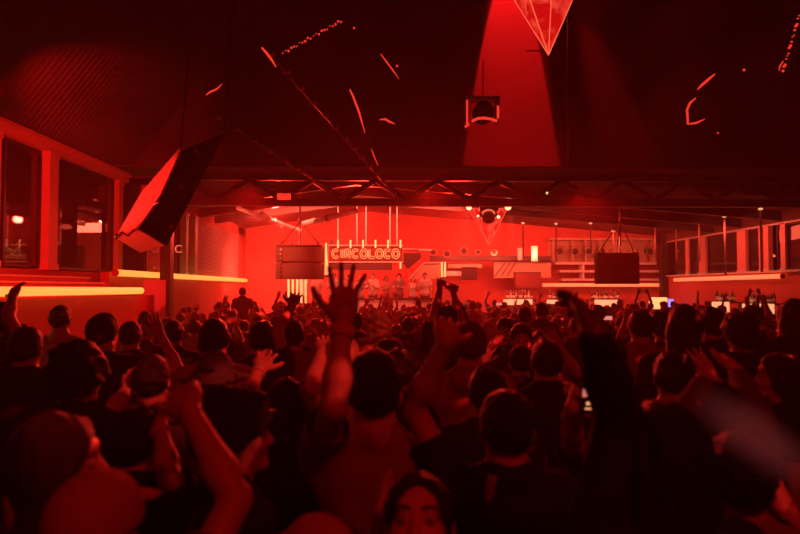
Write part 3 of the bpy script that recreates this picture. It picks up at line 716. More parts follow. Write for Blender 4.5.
for ch in word:
    mb = MB(); wd = adv[ch] * sc_
    for pts, cl in G[ch]:
        for loop in stroke_outline(pts, .125, cl):
            mb.tube([(cx + wd / 2 + (q.x - .5) * .275, DS - .01, zc + q.y * H_) for q in loop], .009, 6, closed=True)
    mb.build('neon_letter', M['neon_white'], t); cx += wd
mb = MB()
for px in (338, 357, 366, 390, 397): mb.tube([P(px, 246, DS + .05), P(px, 205, DS + .05)], .02, 6)
mb.build('hanging_rods', M['white_paint'], t)
for px, y0_, y1_ in ((338, 248, 240), (350.5, 248, 240), (363, 248, 240), (375.5, 248, 240), (388, 248, 240), (400.5, 248, 240), (400.5, 269, 262)):
    q = empty('vertical_tube_lamp', P(px, y0_, DS - .1), 'short upright tube lamp, one of the row on the neon name sign' if y0_ < 260 else 'short upright tube lamp under the right end of the neon name sign', 'tube lamp', 'upright lamps on the name sign' if y0_ < 260 else None)
    MB().tube([P(px, y0_, DS - .1), P(px, y1_, DS - .1)], .032, 8).build('light_tube', M['neon_white'], q); MB().tube([P(px, y0_, DS - .1), P(px, y0_ + .9, DS - .1)], .045, 8).build('socket', M['black_metal'], q)
q = empty('vertical_tube_lamp', P(326, 275, DS), 'tall tapering upright lamp between the line array and the name sign', 'tube lamp')
MB().tube([P(327, 275, DS), P(326.3, 262, DS), P(326, 243, DS)], [.09, .05, .03], 8).build('light_tube', M['neon_white'], q); MB().tube([P(327, 277, DS), P(327, 275, DS)], .1, 8).build('socket', M['black_metal'], q)
tag(MB().box(P(328.5, 270, DS + .1), P(392, 262.8, DS + .2)).box(P(330, 264, DS + .2), P(333, 240, DS + .24)).build('black_display_panel', M['wall_dark'], bevel=.01), 'long dark panel hanging directly under the neon name sign', 'panel')
# hanging line array, tan
def hung_cabinet(x0_, x1_, y0_, y1_, Y, dp, m, name, label, apex, rows=2, gap=262):
    t = empty(name, P((x0_ + x1_) / 2, y1_, Y), label, 'loudspeaker')
    a, b_ = P(x0_, y1_, Y), P(x1_, y0_, Y); zs = [a.z, b_.z] if rows == 1 else [a.z, P(0, gap + .6, Y).z, P(0, gap - .6, Y).z, b_.z]
    for i in range(0, len(zs), 2):
        MB().box((a.x, Y, zs[i]), (b_.x, Y + dp, zs[i + 1])).build('cabinet', M[m], t, bevel=.02)
        g_ = MB(); g_.box((a.x + .05, Y - .02, zs[i] + .04), (b_.x - .05, Y - .001, zs[i + 1] - .04)); g_.build('grille', M['grille'] if m != 'speaker_tan' else M[m], t)
    if rows > 1: MB().box((a.x + .1, Y + .1, zs[1]), (b_.x - .1, Y + dp - .1, zs[2])).build('spacer', M['black_metal'], t)
    MB().box((a.x + .02, Y + .02, b_.z + .01), (b_.x - .02, Y + dp - .02, b_.z + .07)).build('flying_frame', M['black_metal'], t)
    for k in range(5): xx = a.x + (b_.x - a.x) * (k + .5) / 5; MB().tube([(xx, Y, b_.z + .07), (xx, Y, b_.z + .17), (xx + .07, Y, b_.z + .17), (xx + .07, Y, b_.z + .07)], .014, 6).build('shackle', M['chrome'], t)
    mb = MB(); ap = P(apex[0], apex[1], Y + dp / 2)
    for xx in (a.x + .1, (a.x + b_.x) / 2, b_.x - .1): mb.tube([(xx, Y + dp / 2, b_.z + .07), ap], .02, 6)
    mb.tube([ap - Vector((0, 0, .8)), ap + Vector((0, 0, .9))], .03, 6).build('rigging_cables', M['chrome'], t)
    return t
t = hung_cabinet(275, 322, 247, 279, 20, .8, 'speaker_tan', 'line_array_loudspeaker', 'brownish hanging pair of speaker cabinets left of the neon name sign', (300, 222))
for i in range(7): MB().lathe(P(281, 249.5 + i * 4.4, 19.97), [(.045, 0), (.045, .03), (.03, .04)], 8, (0, -1, 0)).build('grille_bolt', M['chrome'], t)
hung_cabinet(597.5, 639.5, 255, 284, 19, .3, 'grille', 'hanging_subwoofer', 'square black hanging subwoofer in front of the back bar', (620, 221), 1)
# dark wedge speaker right of sign
t = empty('stage_monitor', P(411, 268, 23), 'dark angular speaker hanging right of the neon name sign', 'loudspeaker')
pp = [(401, 262), (408, 269), (421, 258), (421, 253), (402, 253)]
mb = MB(); mb.add([P(x_, y_, 22.8) for x_, y_ in pp] + [P(x_, y_, 23.4) for x_, y_ in pp], [(0, 1, 2, 3, 4), (9, 8, 7, 6, 5)] + [(i, i + 5, (i + 1) % 5 + 5, (i + 1) % 5) for i in range(5)])
mb.build('cabinet', M['grille'], t, bevel=.02); MB().tube([P(403, 253, 23), P(403, 250, 23), P(418, 250, 23), P(418, 253, 23)], .025, 6).build('bracket', M['truss'], t)
# white striped tubes under the line array
for i in range(5):
    px = 288.5 + i * 4.3
    q = empty('upright_light_tube', P(px, 304, 24), 'one of five pale upright light tubes under the line array cabinets', 'tube lamp', 'five pale tubes on the left of the stage')
    MB().tube([P(px, 303, 24), P(px, 279.5, 24)], .038, 8).build('light_tube', M['neon_white'], q); MB().box(P(px - 1.2, 305, 23.95), P(px + 1.2, 303, 24.05)).build('foot', M['black_metal'], q)
# rear roof timbers / pipes over the stage
for (x0_, y0_, Y0, x1_, y1_, Y1, r_, lb) in ((303, 224, 22, 356, 211, 20, .1, 'pale diagonal roof pipe above the neon name sign'), (262, 214, 20, 281, 226, 24, .09, 'short slanting roof pipe above the line array'), (238, 208, 18, 300, 230, 25, .07, 'thin slanting roof pipe at the left of the stage'),
                                             (403, 249.5, 24, 432, 250, 24, .04, 'horizontal pipe right of the name sign')):
    t = empty('roof_pipe', P(x0_, y0_, Y0), lb, 'pipe'); MB().tube([P(x0_, y0_, Y0), P(x1_, y1_, Y1)], r_, 10).build('pipe', M['white_paint'], t, smooth=True)
    MB().tube([P(x0_, y0_, Y0).lerp(P(x1_, y1_, Y1), .48), P(x0_, y0_, Y0).lerp(P(x1_, y1_, Y1), .52)], r_ * 1.25, 10).build('clamp', M['truss'], t)
# mezzanine structures behind centre (white panels, canopy)
def panel(nm, x0_, y0_, x1_, y1_, Y, dp, m, lb, cat='panel'):
    t = empty(nm, P((x0_ + x1_) / 2, y1_, Y), lb, cat); a, b_ = P(x0_, y1_, Y), P(x1_, y0_, Y)
    MB().box((a.x, Y, a.z), (b_.x, Y + dp, b_.z)).build('board', M[m], t, bevel=.01)
    MB().box((a.x - .02, Y - .02, b_.z), (b_.x + .02, Y + dp + .02, b_.z + .04)).build('top_rail', M['truss'], t)
    return t
panel('balcony_beam', 430, 257, 551, 260.5, 25.6, .3, 'truss', 'dark horizontal beam across the back above the pale panels', 'beam')
panel('wall_panel', 494, 262, 551, 278, 25.9, .15, 'wood', 'pale panel with a dark slanting bracket behind the bright cylinder lamp')
panel('cylinder_lamp_shelf', 443, 271, 466, 276, 25.0, .5, 'white_paint', 'pale canopy ledge left of the small black box')
panel('light_canopy', 448, 264, 482, 268, 25.4, .5, 'wood', 'tan canopy with a row of small lamps behind the stage', 'canopy')
t = panel('stage_box', 463, 268, 477, 280, 24.4, .5, 'grille', 'small black box in the middle of the stage backdrop', 'box')
t = panel('rack_case', 516, 273, 541, 288, 25, .5, 'sign_board', 'dull red equipment case behind the first bar bottles', 'case')
mb = MB(); 
for i in range(3): mb.tube([P(495 + i * 6, 276, 25.85), P(505 + i * 5, 263, 25.85)], .025, 6)
tag(mb.build('slanting_bracket', M['truss']), 'dark slanting bracket on the pale panel', 'bracket')
for i in range(2):
    q = empty('upright_light_tube', P(442 + i * 3, 278, 24.5), 'one of two short pale upright tubes beside the canopy ledge', 'tube lamp', 'pair of short tubes by the canopy'); MB().tube([P(442 + i * 3, 277, 24.5), P(442 + i * 3, 262, 24.5)], .035, 8).build('light_tube', M['neon_white'], q); MB().tube([P(442 + i * 3, 278.5, 24.5), P(442 + i * 3, 277, 24.5)], .05, 8).build('foot', M['black_metal'], q)
# sloping pale stage wing
t = empty('stage_wing', P(428, 272, 24.6), 'pale slanting panel rising to the right of the dark angular speaker', 'panel')
pp = [(409, 278), (441, 278), (441, 264), (424, 264)]
MB().hexa([P(409, 279, 24.6), P(441, 279, 24.6), P(441, 279, 24.8), P(409, 279, 24.8), P(424, 263, 24.6), P(441, 263, 24.6), P(441, 263, 24.8), P(424, 263, 24.8)]).build('board', M['wood'], t)
MB().tube([P(409, 279, 24.55), P(424, 263, 24.55), P(441, 263, 24.55)], .03, 6).build('trim_rail', M['white_paint'], t)
# round par lamps
def par(px, py, Y, r_, lb, grp):
    t = empty('par_lamp', P(px, py, Y), lb, 'stage lamp', grp); c_ = P(px, py, Y)
    MB().lathe(c_, [(r_, 0), (r_ * 1.02, .05), (r_ * .9, .3), (r_ * .4, .4)], 16, (0, 1, .1)).build('can', M['black_metal'], t, smooth=True)
    MB().tube([c_ + Vector((math.cos(a_) * r_ * 1.05, -.01, math.sin(a_) * r_ * 1.05)) for a_ in [q_ * math.pi / 8 for q_ in range(16)]], .018, 6, closed=True).build('ring', M['wood'], t)
    MB().lathe(c_ + Vector((0, -.01, 0)), [(r_ * .85, 0), (r_ * .5, -.02)], 16, (0, 1, 0)).build('lens', M['grille'], t)
    MB().tube([c_ + Vector((-r_ * 1.15, .15, 0)), c_ + Vector((-r_ * 1.15, .15, r_ * 1.5)), c_ + Vector((r_ * 1.15, .15, r_ * 1.5)), c_ + Vector((r_ * 1.15, .15, 0))], .015, 6).build('yoke', M['truss'], t)
for px, py, r_ in ((433, 252, .12), (447, 254, .13), (464, 251, .14), (494, 252.5, .11), (478, 252, .09)):
    par(px, py, 24.3, r_, 'dark round lamp in the row behind the glowing pyramid over the stage', 'round lamps above the stage')
# moving head
t = empty('moving_head_lamp', P(488.5, 208, 19), 'big dark round moving head lamp with a pale ring hanging under the truss', 'stage lamp')
MB().sphere(P(488.5, 216.5, 19), .23, 12).build('head', M['black_metal'], t, smooth=True)
MB().tube([P(481, 217, 19), P(481, 210, 19), P(496, 210, 19), P(496, 217, 19)], .05, 8).build('yoke', M['black_metal'], t)
MB().tube([P(488.5 + 6 * math.cos(q / 10 * math.pi), 214 - 4 * math.sin(q / 10 * math.pi), 18.75) for q in range(11)], .03, 6).build('pale_ring', M['tube_red'], t)
MB().box(P(480, 210, 18.9), P(497, 204, 19.2)).build('base_unit', M['black_metal'], t, bevel=.02)
for px, py, r_, lb in ((469, 207.5, .085, 'bright spotlight left of the moving head lamp'), (508, 207, .10, 'brightest spotlight right of the moving head lamp'), (498.5, 217, .05, 'small bright spotlight touching the moving head lamp'), (478, 216, .035, 'smallest spotlight left beside the moving head lamp')):
    t = empty('spotlight', P(px, py, 19), lb, 'stage lamp')
    MB().sphere(P(px, py, 18.9), r_, 10).build('lens', M['lamp_hot'], t, smooth=True); MB().lathe(P(px, py, 18.95), [(r_, 0), (r_ * 1.3, .05), (r_ * 1.1, .25)], 12, (0, 1, .2)).build('housing', M['black_metal'], t)
# bright cylinder lamps
q = empty('cylinder_lamp', P(534.5, 262, 24.4), 'bright upright cylinder lamp above the pale panel', 'lamp'); MB().lathe(P(534.5, 261.5, 24.4), [(.13, 0), (.13, .63)], 20).build('shade', M['lightbox'], q, smooth=True)
MB().lathe(P(534.5, 262.3, 24.4), [(.15, 0), (.15, .04)], 20).build('rim', M['truss'], q)
q = empty('cylinder_lamp', P(520, 260, 25), 'dim upright cylinder lamp left of the bright one', 'lamp'); MB().lathe(P(520, 260, 25), [(.1, 0), (.1, .5)], 16).build('shade', M['tube_red'], q, smooth=True); MB().lathe(P(520, 260.8, 25), [(.12, 0), (.12, .04)], 16).build('rim', M['truss'], q)
# long thin pendant rods with small heads
for px, py, yb, Y, m in ((523, 224, 258, 22, 'tube_red'), (556, 224.5, 262, 23, 'tube_red'), (590.5, 224, 250, 23, 'tube_red'), (613, 232, 250, 24, 'tube_red'), (655, 226, 258, 23, 'tube_red'), (676, 224, 262, 23, 'tube_red'), (699, 221, 262, 21, 'tube_red'), (724.5, 217.5, 275, 19, 'tube_red'), (760.5, 210, 272, 17, 'tube_red')):
    pos = {523: 'first from the stage centre', 556: 'in front of the first round bar lamp', 590.5: 'above the black subwoofer, left side', 613: 'directly behind the subwoofer rigging', 655: 'just right of the round bar lamps', 676: 'at the rear right corner', 699: 'in front of the far right windows', 724.5: 'in front of the middle right window', 760.5: 'nearest one, by the right windows'}[px]
    q = empty('pendant_rod_lamp', P(px, py, Y), 'thin hanging rod lamp with bright head, ' + pos, 'pendant lamp', None)
    c_ = P(px, py, Y); MB().lathe(c_, [(.05, 0), (.07, .03), (.04, .06)], 12).build('lamp_head', M['lightbox'], q)
    tubez = P(px, yb, Y).z; MB().tube([(c_.x, c_.y, tubez), (c_.x, c_.y, c_.z)], .032, 8).build('glass_rod', M['rod'], q, smooth=True)
    MB().tube([c_ + Vector((0, 0, .08)), c_ + Vector((0, 0, .9))], .008, 6).build('cord', M['black_metal'], q)

# partly hidden emissive letters behind the wedge loudspeaker
t = empty('pale_letters', P(165, 254, 18.2), 'faint pale letters partly hidden under the hanging wedge loudspeaker', 'sign')
cu_ = bpy.data.curves.new('letters', 'FONT'); cu_.body = 'UE   C'; cu_.size = .34; cu_.extrude = .01
to = bpy.data.objects.new('letters_src', cu_); C.objects.link(to); bpy.context.view_layer.update()
lm = bpy.data.meshes.new_from_object(to.evaluated_get(bpy.context.evaluated_depsgraph_get())); bpy.data.objects.remove(to)
lm.materials.clear(); lm.materials.append(M['tube_red']); lm.transform(Matrix.Translation((0, 0, .04)) @ Matrix.Rotation(math.pi / 2, 4, 'X'))
lo_ = bpy.data.objects.new('lettering', lm); C.objects.link(lo_); lo_.parent = t; lo_.location = P(151, 254, 18.2) - t.location
MB().box(P(150, 255.2, 18.22), P(182, 254, 18.25)).build('letter_rail', M['truss'], t)

# ---------- back bar ----------
t = empty('bar_shelf_unit', P(600, 288, 26.4), 'wide pale shelf unit on the back wall behind the black subwoofer', 'shelf unit')
a, b_ = P(551, 262.5, 26.4), P(651, 239, 26.4)
MB().box((a.x, 26.85, a.z), (b_.x, 26.95, b_.z)).build('back_board', M['wood'], t)
MB().box((a.x - .05, 26.3, b_.z - .06), (b_.x + .05, 26.9, b_.z + .04)).build('top_board', M['wood'], t, bevel=.01)
for px in (551, 570, 583, 597, 627, 651): qx = P(px, 0, 26.4).x; MB().box((qx - .03, 26.35, a.z), (qx + .03, 26.85, b_.z)).build('divider', M['wood'], t)
for y_, e in ((263, 1), (271, 6), (279.5, 8)):
    z_ = P(0, y_, 26.4).z; MB().box((P(551 + e, 0, 26.4).x, 26.3, z_ - .05), (P(651 + e, 0, 26.4).x, 26.9, z_ + .05)).build('shelf_board', M['white_paint'], t, bevel=.01)
q = P(572, 0, 26.4).x; MB().box((P(579, 0, 26.4).x, 26.32, P(0, 279, 26.4).z), (P(581, 0, 26.4).x, 26.85, P(0, 263, 26.4).z)).build('divider', M['white_paint'], t)
for px in (560, 575, 589, 602, 650): par(px, 251.5, 26.2, .155, 'dark round lamp standing in the pale shelf unit over the bar', 'round lamps in the bar shelf')
# bar counters
BZ = P(0, 306, 24.5).z
t = empty('bar_counter', (P(590, 0, 24).x, 24.4, 0), 'long bar counter at the back under the bottles', 'bar counter')
MB().box((P(500, 0, 24.3).x, 24.3, FZ), (P(676, 0, 24.3).x, 25.2, BZ - .35)).build('counter_body', M['wall_paint'], t); MB().box((P(500, 0, 24.3).x - .03, 24.2, BZ - .35), (P(676, 0, 24.3).x, 25.3, BZ - .29)).build('counter_top', M['wood'], t, bevel=.01)
t = empty('bar_counter', (10.9, 18.8, FZ), 'side bar counter under the right light bar', 'bar counter')
MB().box((10.3, 17.3, FZ), (11.85, 20.3, 1.2)).build('counter_body', M['wall_paint'], t); MB().box((10.25, 17.25, 1.2), (11.9, 20.35, 1.26)).build('counter_top', M['wood'], t, bevel=.01)
def lit_box(x0_, x1_, y0_, y1_, Y, m, lb):
    t = empty('lit_ice_box', P((x0_ + x1_) / 2, y1_, Y), lb, 'lit box'); a, b_ = P(x0_, y1_, Y), P(x1_, y0_, Y)
    MB().box((a.x, Y, a.z), (b_.x, Y + .35, b_.z)).build('glowing_box', M[m], t, bevel=.01)
    MB().box((a.x - .02, Y - .02, BZ - .29 if Y > 24 else 1.26), (b_.x + .02, Y + .37, a.z)).build('stand', M['wall_dark'], t)
    return t
lit_box(505, 514, 299.5, 305, 24.4, 'lightbox', 'leftmost small lit box on the back bar'); lit_box(516.5, 532.5, 299.5, 304.5, 24.4, 'lightbox', 'wide lit box under the first group of bar bottles')
lit_box(549, 558, 300, 304, 24.4, 'lightbox', 'narrow lit box left of the dark raised hand'); lit_box(597.5, 618, 300, 307, 24.4, 'lightbox', 'wide lit box below the black subwoofer')
lit_box(652.5, 667.5, 297.5, 309, 24.4, 'lightbox_warm', 'brightest yellowish lit box beside the corner column'); lit_box(717.5, 729.5, 302, 312, 19.5, 'lightbox', 'left lit box on the right side bar')
lit_box(749, 755, 304, 312, 17.6, 'lightbox', 'small lit box in the middle of the right side bar'); lit_box(759, 774.5, 304, 314, 17.6, 'lightbox', 'wide lit box at the right end of the side bar')
t = empty('blue_display', P(671, 308, 24.4), 'small blue glowing display next to the yellowish lit box', 'screen'); MB().box(P(669.5, 307, 24.4), P(672.5, 299, 24.5)).build('screen', M['blue'], t); MB().box(P(669, 308, 24.42), P(673, 307, 24.6)).build('stand', M['black_metal'], t)
# bottles
bottle_me = {}
for kx, m in (('bottle', 'bottle'), ('pale', 'bottle_pale')):
    bottle_me[kx] = MB().lathe((0, 0, 0), [(.036, 0), (.038, .01), (.038, .17), (.03, .2), (.014, .23), (.013, .29)], 10).mesh('bottle', M[m], True)
cap_me = MB().lathe((0, 0, 0), [(.015, .275), (.015, .305), (.012, .31)], 8).mesh('bottle_cap', M['chrome'], True)
lab_me = MB().lathe((0, 0, 0), [(.039, .05), (.0392, .14)], 10).mesh('bottle_label', M['white_paint'], True)
def bottles(x0_, x1_, n_, y_, Y, grp, lb):
    for i in range(n_):
        px = x0_ + (x1_ - x0_) * (i + .5) / n_ + rng.uniform(-.4, .4); p_ = P(px, y_, Y + rng.uniform(0, .12))
        o = bpy.data.objects.new('bottle', bottle_me[rng.choice(['bottle', 'bottle', 'pale'])]); C.objects.link(o); o.location = p_; s_ = rng.uniform(1.0, 1.35); o.scale = (s_ * 1.1, s_ * 1.1, s_)
        tag(o, lb, 'bottle', grp)
        for nm_, me_ in (('bottle_cap', cap_me), ('bottle_label', lab_me)): child(nm_, me_, o)
bottles(506, 533, 9, 299.3, 24.86, 'bottles over the first lit boxes', 'dark bottle in the row over the leftmost lit boxes of the back bar')
bottles(549, 560, 4, 299.8, 24.86, 'bottles over the narrow lit box', 'bottle over the narrow lit box left of the dark hand')
bottles(590, 619, 11, 299.8, 24.86, 'bottles below the subwoofer', 'bottle in the row on the bar below the black subwoofer')
bottles(716, 736, 8, 301.8, 19.96, 'bottles at the left of the side bar', 'bottle on the left lit box of the right side bar')
bottles(747, 776, 10, 303.8, 18.06, 'bottles at the right of the side bar', 'bottle on the right end of the side bar')
for (xa_, xb_, ya_, Y) in ((504, 535, 299.3, 24.86), (547, 562, 299.8, 24.86), (588, 621, 299.8, 24.86), (714, 738, 301.8, 19.96), (745, 778, 303.8, 18.06)):
    a, b_ = P(xa_, ya_ + .9, Y - .06), P(xb_, ya_ + .05, Y + .25)
    t = empty('bottle_shelf', (a.x, Y, a.z), {504: 'thin shelf under the first group of bar bottles', 547: 'thin short shelf under the bottles left of the dark hand', 588: 'thin shelf under the bottles below the subwoofer', 714: 'thin shelf under the left bottles of the side bar', 745: 'thin shelf under the right bottles of the side bar'}[xa_], 'shelf')
    MB().box((a.x, Y - .06, a.z - .02), (b_.x, Y + .25, P(0, ya_, Y).z - .002)).build('board', M['wall_dark'], t)
    zz = 1.26 if Y < 24 else BZ - .29
    MB().box((a.x, Y - .02, zz), (a.x + .04, Y + .2, a.z)).box((b_.x - .04, Y - .02, zz), (b_.x, Y + .2, a.z)).build('shelf_legs', M['wall_dark'], t)
# reflections seen behind the left windows: garden shapes put in outside
for px, py, Y, r_, lb in ((66, 227, 14.2, .11, 'brightest red light reflection in the left windows'), (78, 222, 15, .04, 'small red reflection beside the brightest window reflection'), (95, 200, 19, .06, 'small reflection high in the left window'), (96, 212, 19, .05, 'small reflection below the high one in the window'), (3, 203, 13, .05, 'small window reflection at the left picture edge')):
    c_ = P(px, py, Y); t = empty('window_reflection', c_, lb, 'lamp'); MB().lathe(c_, [(r_ * .3, -r_ * .5), (r_, -r_ * .3), (r_ * 1.2, 0), (r_ * .5, r_ * .6)], 10).build('lamp_glass', M['pane_glint'], t, smooth=True)
    MB().tube([c_ + Vector((0, .05, -r_ * .5)), (c_.x, c_.y + .05, -.05)], .03, 8).build('reflection_post', M['truss'], t)
for px, py, Y, r_, lb in ((690, 251, 26, .09, 'red light reflection in the far right windows'), (785, 256, 19.6, .10, 'red light reflection in the nearest right window')):
    c_ = P(px, py, Y); c_.x = XR + .5; t = empty('window_reflection', c_, lb, 'lamp'); MB().lathe(c_, [(r_ * .3, -r_ * .5), (r_, -r_ * .3), (r_ * 1.2, 0), (r_ * .5, r_ * .6)], 10).build('lamp_glass', M['pane_glint'], t, smooth=True)
    MB().tube([c_ + Vector((0, .05, -r_ * .5)), (c_.x, c_.y + .05, 0)], .03, 8).build('reflection_post', M['truss'], t)  # right-window reflections, put in as glowing shapes too
struct('terrace_exterior_ground', MB().box((XR + .2, -4, -.15), (20, 40, -.05)), M['wall_dark'])
# ---------- people placed where the photo has them ----------
placed = []
HW = {}
def solve(S, L, px, py, side):
    """point on the camera ray through a pixel at distance L from S"""
    o = Vector((0, 0, CAMZ)); d = ray(px, py).normalized(); m = d.dot(S - o); q = o + d * m; h2 = L * L - (q - S).length_squared
    if h2 <= 0: return S + (q - S).normalized() * L
    return o + d * (m + (math.sqrt(h2) if side == 'far' else -math.sqrt(h2)))
def hero(label, px, tpy, d, head=0, H=None, L=None, R=None, vox=None, **kw):
    zt = P(px, tpy, d).z; H = H or (zt - .012); H = min(max(H, 1.5), 1.97); s = H / 1.75
    base = Vector((P(px, tpy, d).x, d, 0)); h = math.radians(head); Rm = Matrix.Rotation(h, 3, 'Z'); Ri = Rm.transposed()
    wr, el, hdr, pl = {}, {}, {}, {}
    fem = .9 if kw.get('female') else 1
    for sd, A in ((-1, L), (1, R)):
        if not A: continue
        sl = Vector((sd * .178 * s * fem - sd * .015 * s, kw.get('lean', 0), 1.44 * s)); S = base + Rm @ sl
        E = solve(S, .285 * s, *A['e'], A.get('es', 'near')); W = solve(E, .255 * s, *A['w'], A.get('ws', 'far'))
        el[sd] = Ri @ (E - base); wr[sd] = Ri @ (W - base)
        if 't' in A: T = solve(W, .18 * s, *A['t'], A.get('ts', 'far')); hdr[sd] = Ri @ (T - W)
        pl[sd] = Ri @ Vector(A.get('p', (0, 1, 0)))
    vox = vox or min(.015, max(.0065, .0042 * d))
    root, ends = make_person(H=H, wrist=wr, elbow=el, handdir=hdr, palm=pl, vox=vox, **kw)
    root.location = base; root.rotation_euler.z = h
    root.location.z = FZ if d > 8.9 else 0; tag(root, label, 'person'); placed.append((base.x, base.y))
    Wd = {sd: (base + Rm @ Vector(e[2]), Rm @ Vector(e[3]), Rm @ Vector(e[4]), Rm @ Vector(e[5])) for sd, e in ends.items()}
    HW[label] = Wd
    return root, Wd
def phone(Wd, sd, label, land=False, lit=True, off=.085):
    W, hd, pn, th = Wd[sd]; hd = hd.normalized(); pn = pn.normalized(); up = th if land else hd
    t = empty('phone', W + hd * off, label, 'phone'); c_ = W + hd * off + pn * .028
    # build in the frame (side, normal, up)
    sdv = up.cross(pn).normalized()
    def bx(a, b_, z0, z1): return [c_ + sdv * x + up * y + pn * z for z in (z0, z1) for x, y in ((-a, -b_), (a, -b_), (a, b_), (-a, b_))]
    MB().hexa(bx(.037, .076, -.004, .004)).build('case', M['plastic'], t, bevel=.003)
    MB().hexa(bx(.034, .072, -.0055, -.0042)).build('screen', M['screen' if lit else 'plastic'], t)
    return t

# right-hand palm seen etc.: p is the way the palm faces
a1, W1 = hero('person with dark hair and one hand raised high, palm open under the neon name sign', 374, 352, 1.95, 4, topm='cloth_red', top='tee', skin='skin', hair='short',
    arms=('up', 'front'), L=dict(e=(334, 408), w=(343, 323), t=(347, 255), es='near', ws='far', p=(.1, -1, 0)), spread=(.42, .3), curl=(.14, .2), band=(-1, .04), vox=.0065)
F_MAN, _w = hero('man in black t-shirt seen from behind, short hair, pale label patch on his back', 506, 389, 1.85, 2, topm='cloth_black', skin='skin', hair='fade', hairm='hair_black',
    arms=('up', 'down'), L=dict(e=(408, 396), w=(446, 342), t=(448, 312), es='near', ws='near', p=(0, 1, 0)))
fM = placed[-1]
_iv = F_MAN.matrix_basis.inverted()
def PF(*a): return _iv @ P(*a)
child('shirt_label', MB().hexa([PF(484, 500, 1.722), PF(491, 503, 1.722), PF(491, 503, 1.76), PF(484, 500, 1.76), PF(488, 474, 1.765), PF(497, 476, 1.765), PF(497, 476, 1.80), PF(488, 474, 1.80)]).mesh('shirt_label', M['cloth_white']), F_MAN, 'pale label patch')
hero('dark-haired man in black turned to the right, cheek edge lit bright red', 236, 393, 1.8, -62, topm='cloth_black', hair='curly', skin='skin', arms=('down', 'down'))
hero('person in a pale baseball cap at the bottom left corner, bare right arm raised', 98, 475, 1.22, -4, hair='cap', topm='cloth_grey', arms=('down', 'up'),
    R=dict(e=(236, 500), w=(190, 412), t=(176, 372), es='far', ws='far', p=(-.3, 1, 0)), curl=(.2, 1.0), spread=(.2, .1), vox=.0065)
hero('blurred woman with bobbed brown hair in profile at the left edge, behind the pale cap', 60, 413, 1.5, -75, hair='bob', hairm='hair_brown', female=True, topm='cloth_navy', arms=('down', 'down'), vox=.0065)
hero('woman facing the camera at the bottom centre, forehead lit red, hand by her hair', 417, 474, 1.33, 172, hair='swept', hairm='hair_black', female=True, eyes=True, topm='cloth_black', top='vest', skin='skin', vox=.0055, head_tilt=.42,
    arms=('down', 'bent'), R=dict(e=(376, 575), w=(383, 512), t=(386, 474), es='far', ws='near', p=(.6, 0, 0)))
hero('person in a pale reddish cap at the bottom edge, left of the woman facing us', 317, 519, 1.3, 20, hair='cap', topm='cloth_red', arms=('down', 'down'))
hero('woman with long black hair seen from behind, lit left hand with a bracelet raised', 288, 378, 2.35, 0, hair='long', female=True, topm='cloth_black', arms=('up', 'down'),
    L=dict(e=(240, 412), w=(259, 370), t=(271, 345), es='near', ws='far'), band=(-1, .015))
hero('tall person at the left edge raising one arm in front of the amber light bar', 3, 303, 4.3, 0, topm='cloth_black', arms=('down', 'high'), R=dict(e=(8, 318), w=(13, 297), t=(18, 281)))
hero('broad person with flat-topped dark hair at the left edge, below the amber bar', 27, 328, 3.6, 3, topm='cloth_black', hair='short', arms=('down', 'down'))
hero('person with a big dark curly head at the left, behind the woman in profile', 80, 346, 2.5, 0, topm='cloth_black', hair='curly', arms=('down', 'down'))
hero('short-haired person with bare lit shoulders and arms spread below the amber light bar', 61, 306, 5.6, 5, topm='cloth_white', top='vest', hair='short', arms=('out', 'out'))
hero('dark-haired person directly behind the big curly head on the left', 104, 314, 3.9, -10, topm='cloth_black', arms=('down', 'bent'))
hero('round-headed person in black standing just below the end of the amber bar', 131, 322, 5.0, 0, topm='cloth_navy', arms=('down', 'down'))
hero('short-haired person below the lit red pier, left of the dark steel column', 174, 320, 5.1, 0, topm='cloth_black', hair='fade', arms=('front', 'down'))
hero('person in a white t-shirt seen from behind under the rear amber bar', 215, 320, 3.7, 0, topm='cloth_white', hair='short', arms=('down', 'down'))
hero('person in a grey bucket hat facing the camera behind the raised bare arm', 214, 358, 2.6, 168, hair='bucket', topm='cloth_grey', eyes=True, arms=('down', 'down'))
hero('dark-haired person raising one long arm beneath the brownish hanging speakers', 262, 322, 4.2, 0, topm='cloth_black', arms=('down', 'high'), R=dict(e=(277, 331), w=(292, 305), t=(298, 289)))
hero('person with dark hair and both hands clapping overhead under the five pale tubes', 294, 321, 4.7, 0, topm='cloth_red', arms=('bent', 'bent'))
hero('person with light hair and bright red lit arm, directly left of the tall raised arm', 342, 336, 2.9, 0, hairm='hair_blond', hair='short', topm='cloth_white', arms=('high', 'down'), L=dict(e=(312, 388), w=(322, 352), t=(327, 332), es='near'))
hero('blond woman with lit wavy hair right of the big raised hand', 379, 309, 5.8, 0, hair='wavy', hairm='hair_blond', female=True, topm='cloth_red', arms=('front', 'down'))
hero('person in a dull red hooded top, largest head below the glowing stage pyramid', 470, 323, 3.3, 0, hair='short', hairm='hair_red', top='hoodie', topm='cloth_red', arms=('down', 'down'))
hero('slim person with both thin arms stretched up high in the centre of the crowd', 447, 306, 5.4, 0, topm='cloth_navy', arms=('high', 'high'), L=dict(e=(437, 305), w=(440, 288), t=(443, 276)), R=dict(e=(457, 308), w=(453, 292), t=(455, 281)))
hero('dark-haired person directly in front of the man with the back label, one row further', 487, 368, 2.65, 0, hair='short', topm='cloth_black', arms=('down', 'down'))
hero('tall dark-haired person in black between the clapping hands and the dark raised hand', 546, 341, 3.3, 0, hair='short', topm='cloth_black', arms=('down', 'down'))
hero('person facing the camera with lit face and both lit hands before the chest', 521, 324, 4.6, 175, hair='short', topm='cloth_navy', arms=('bent', 'bent'), eyes=True)
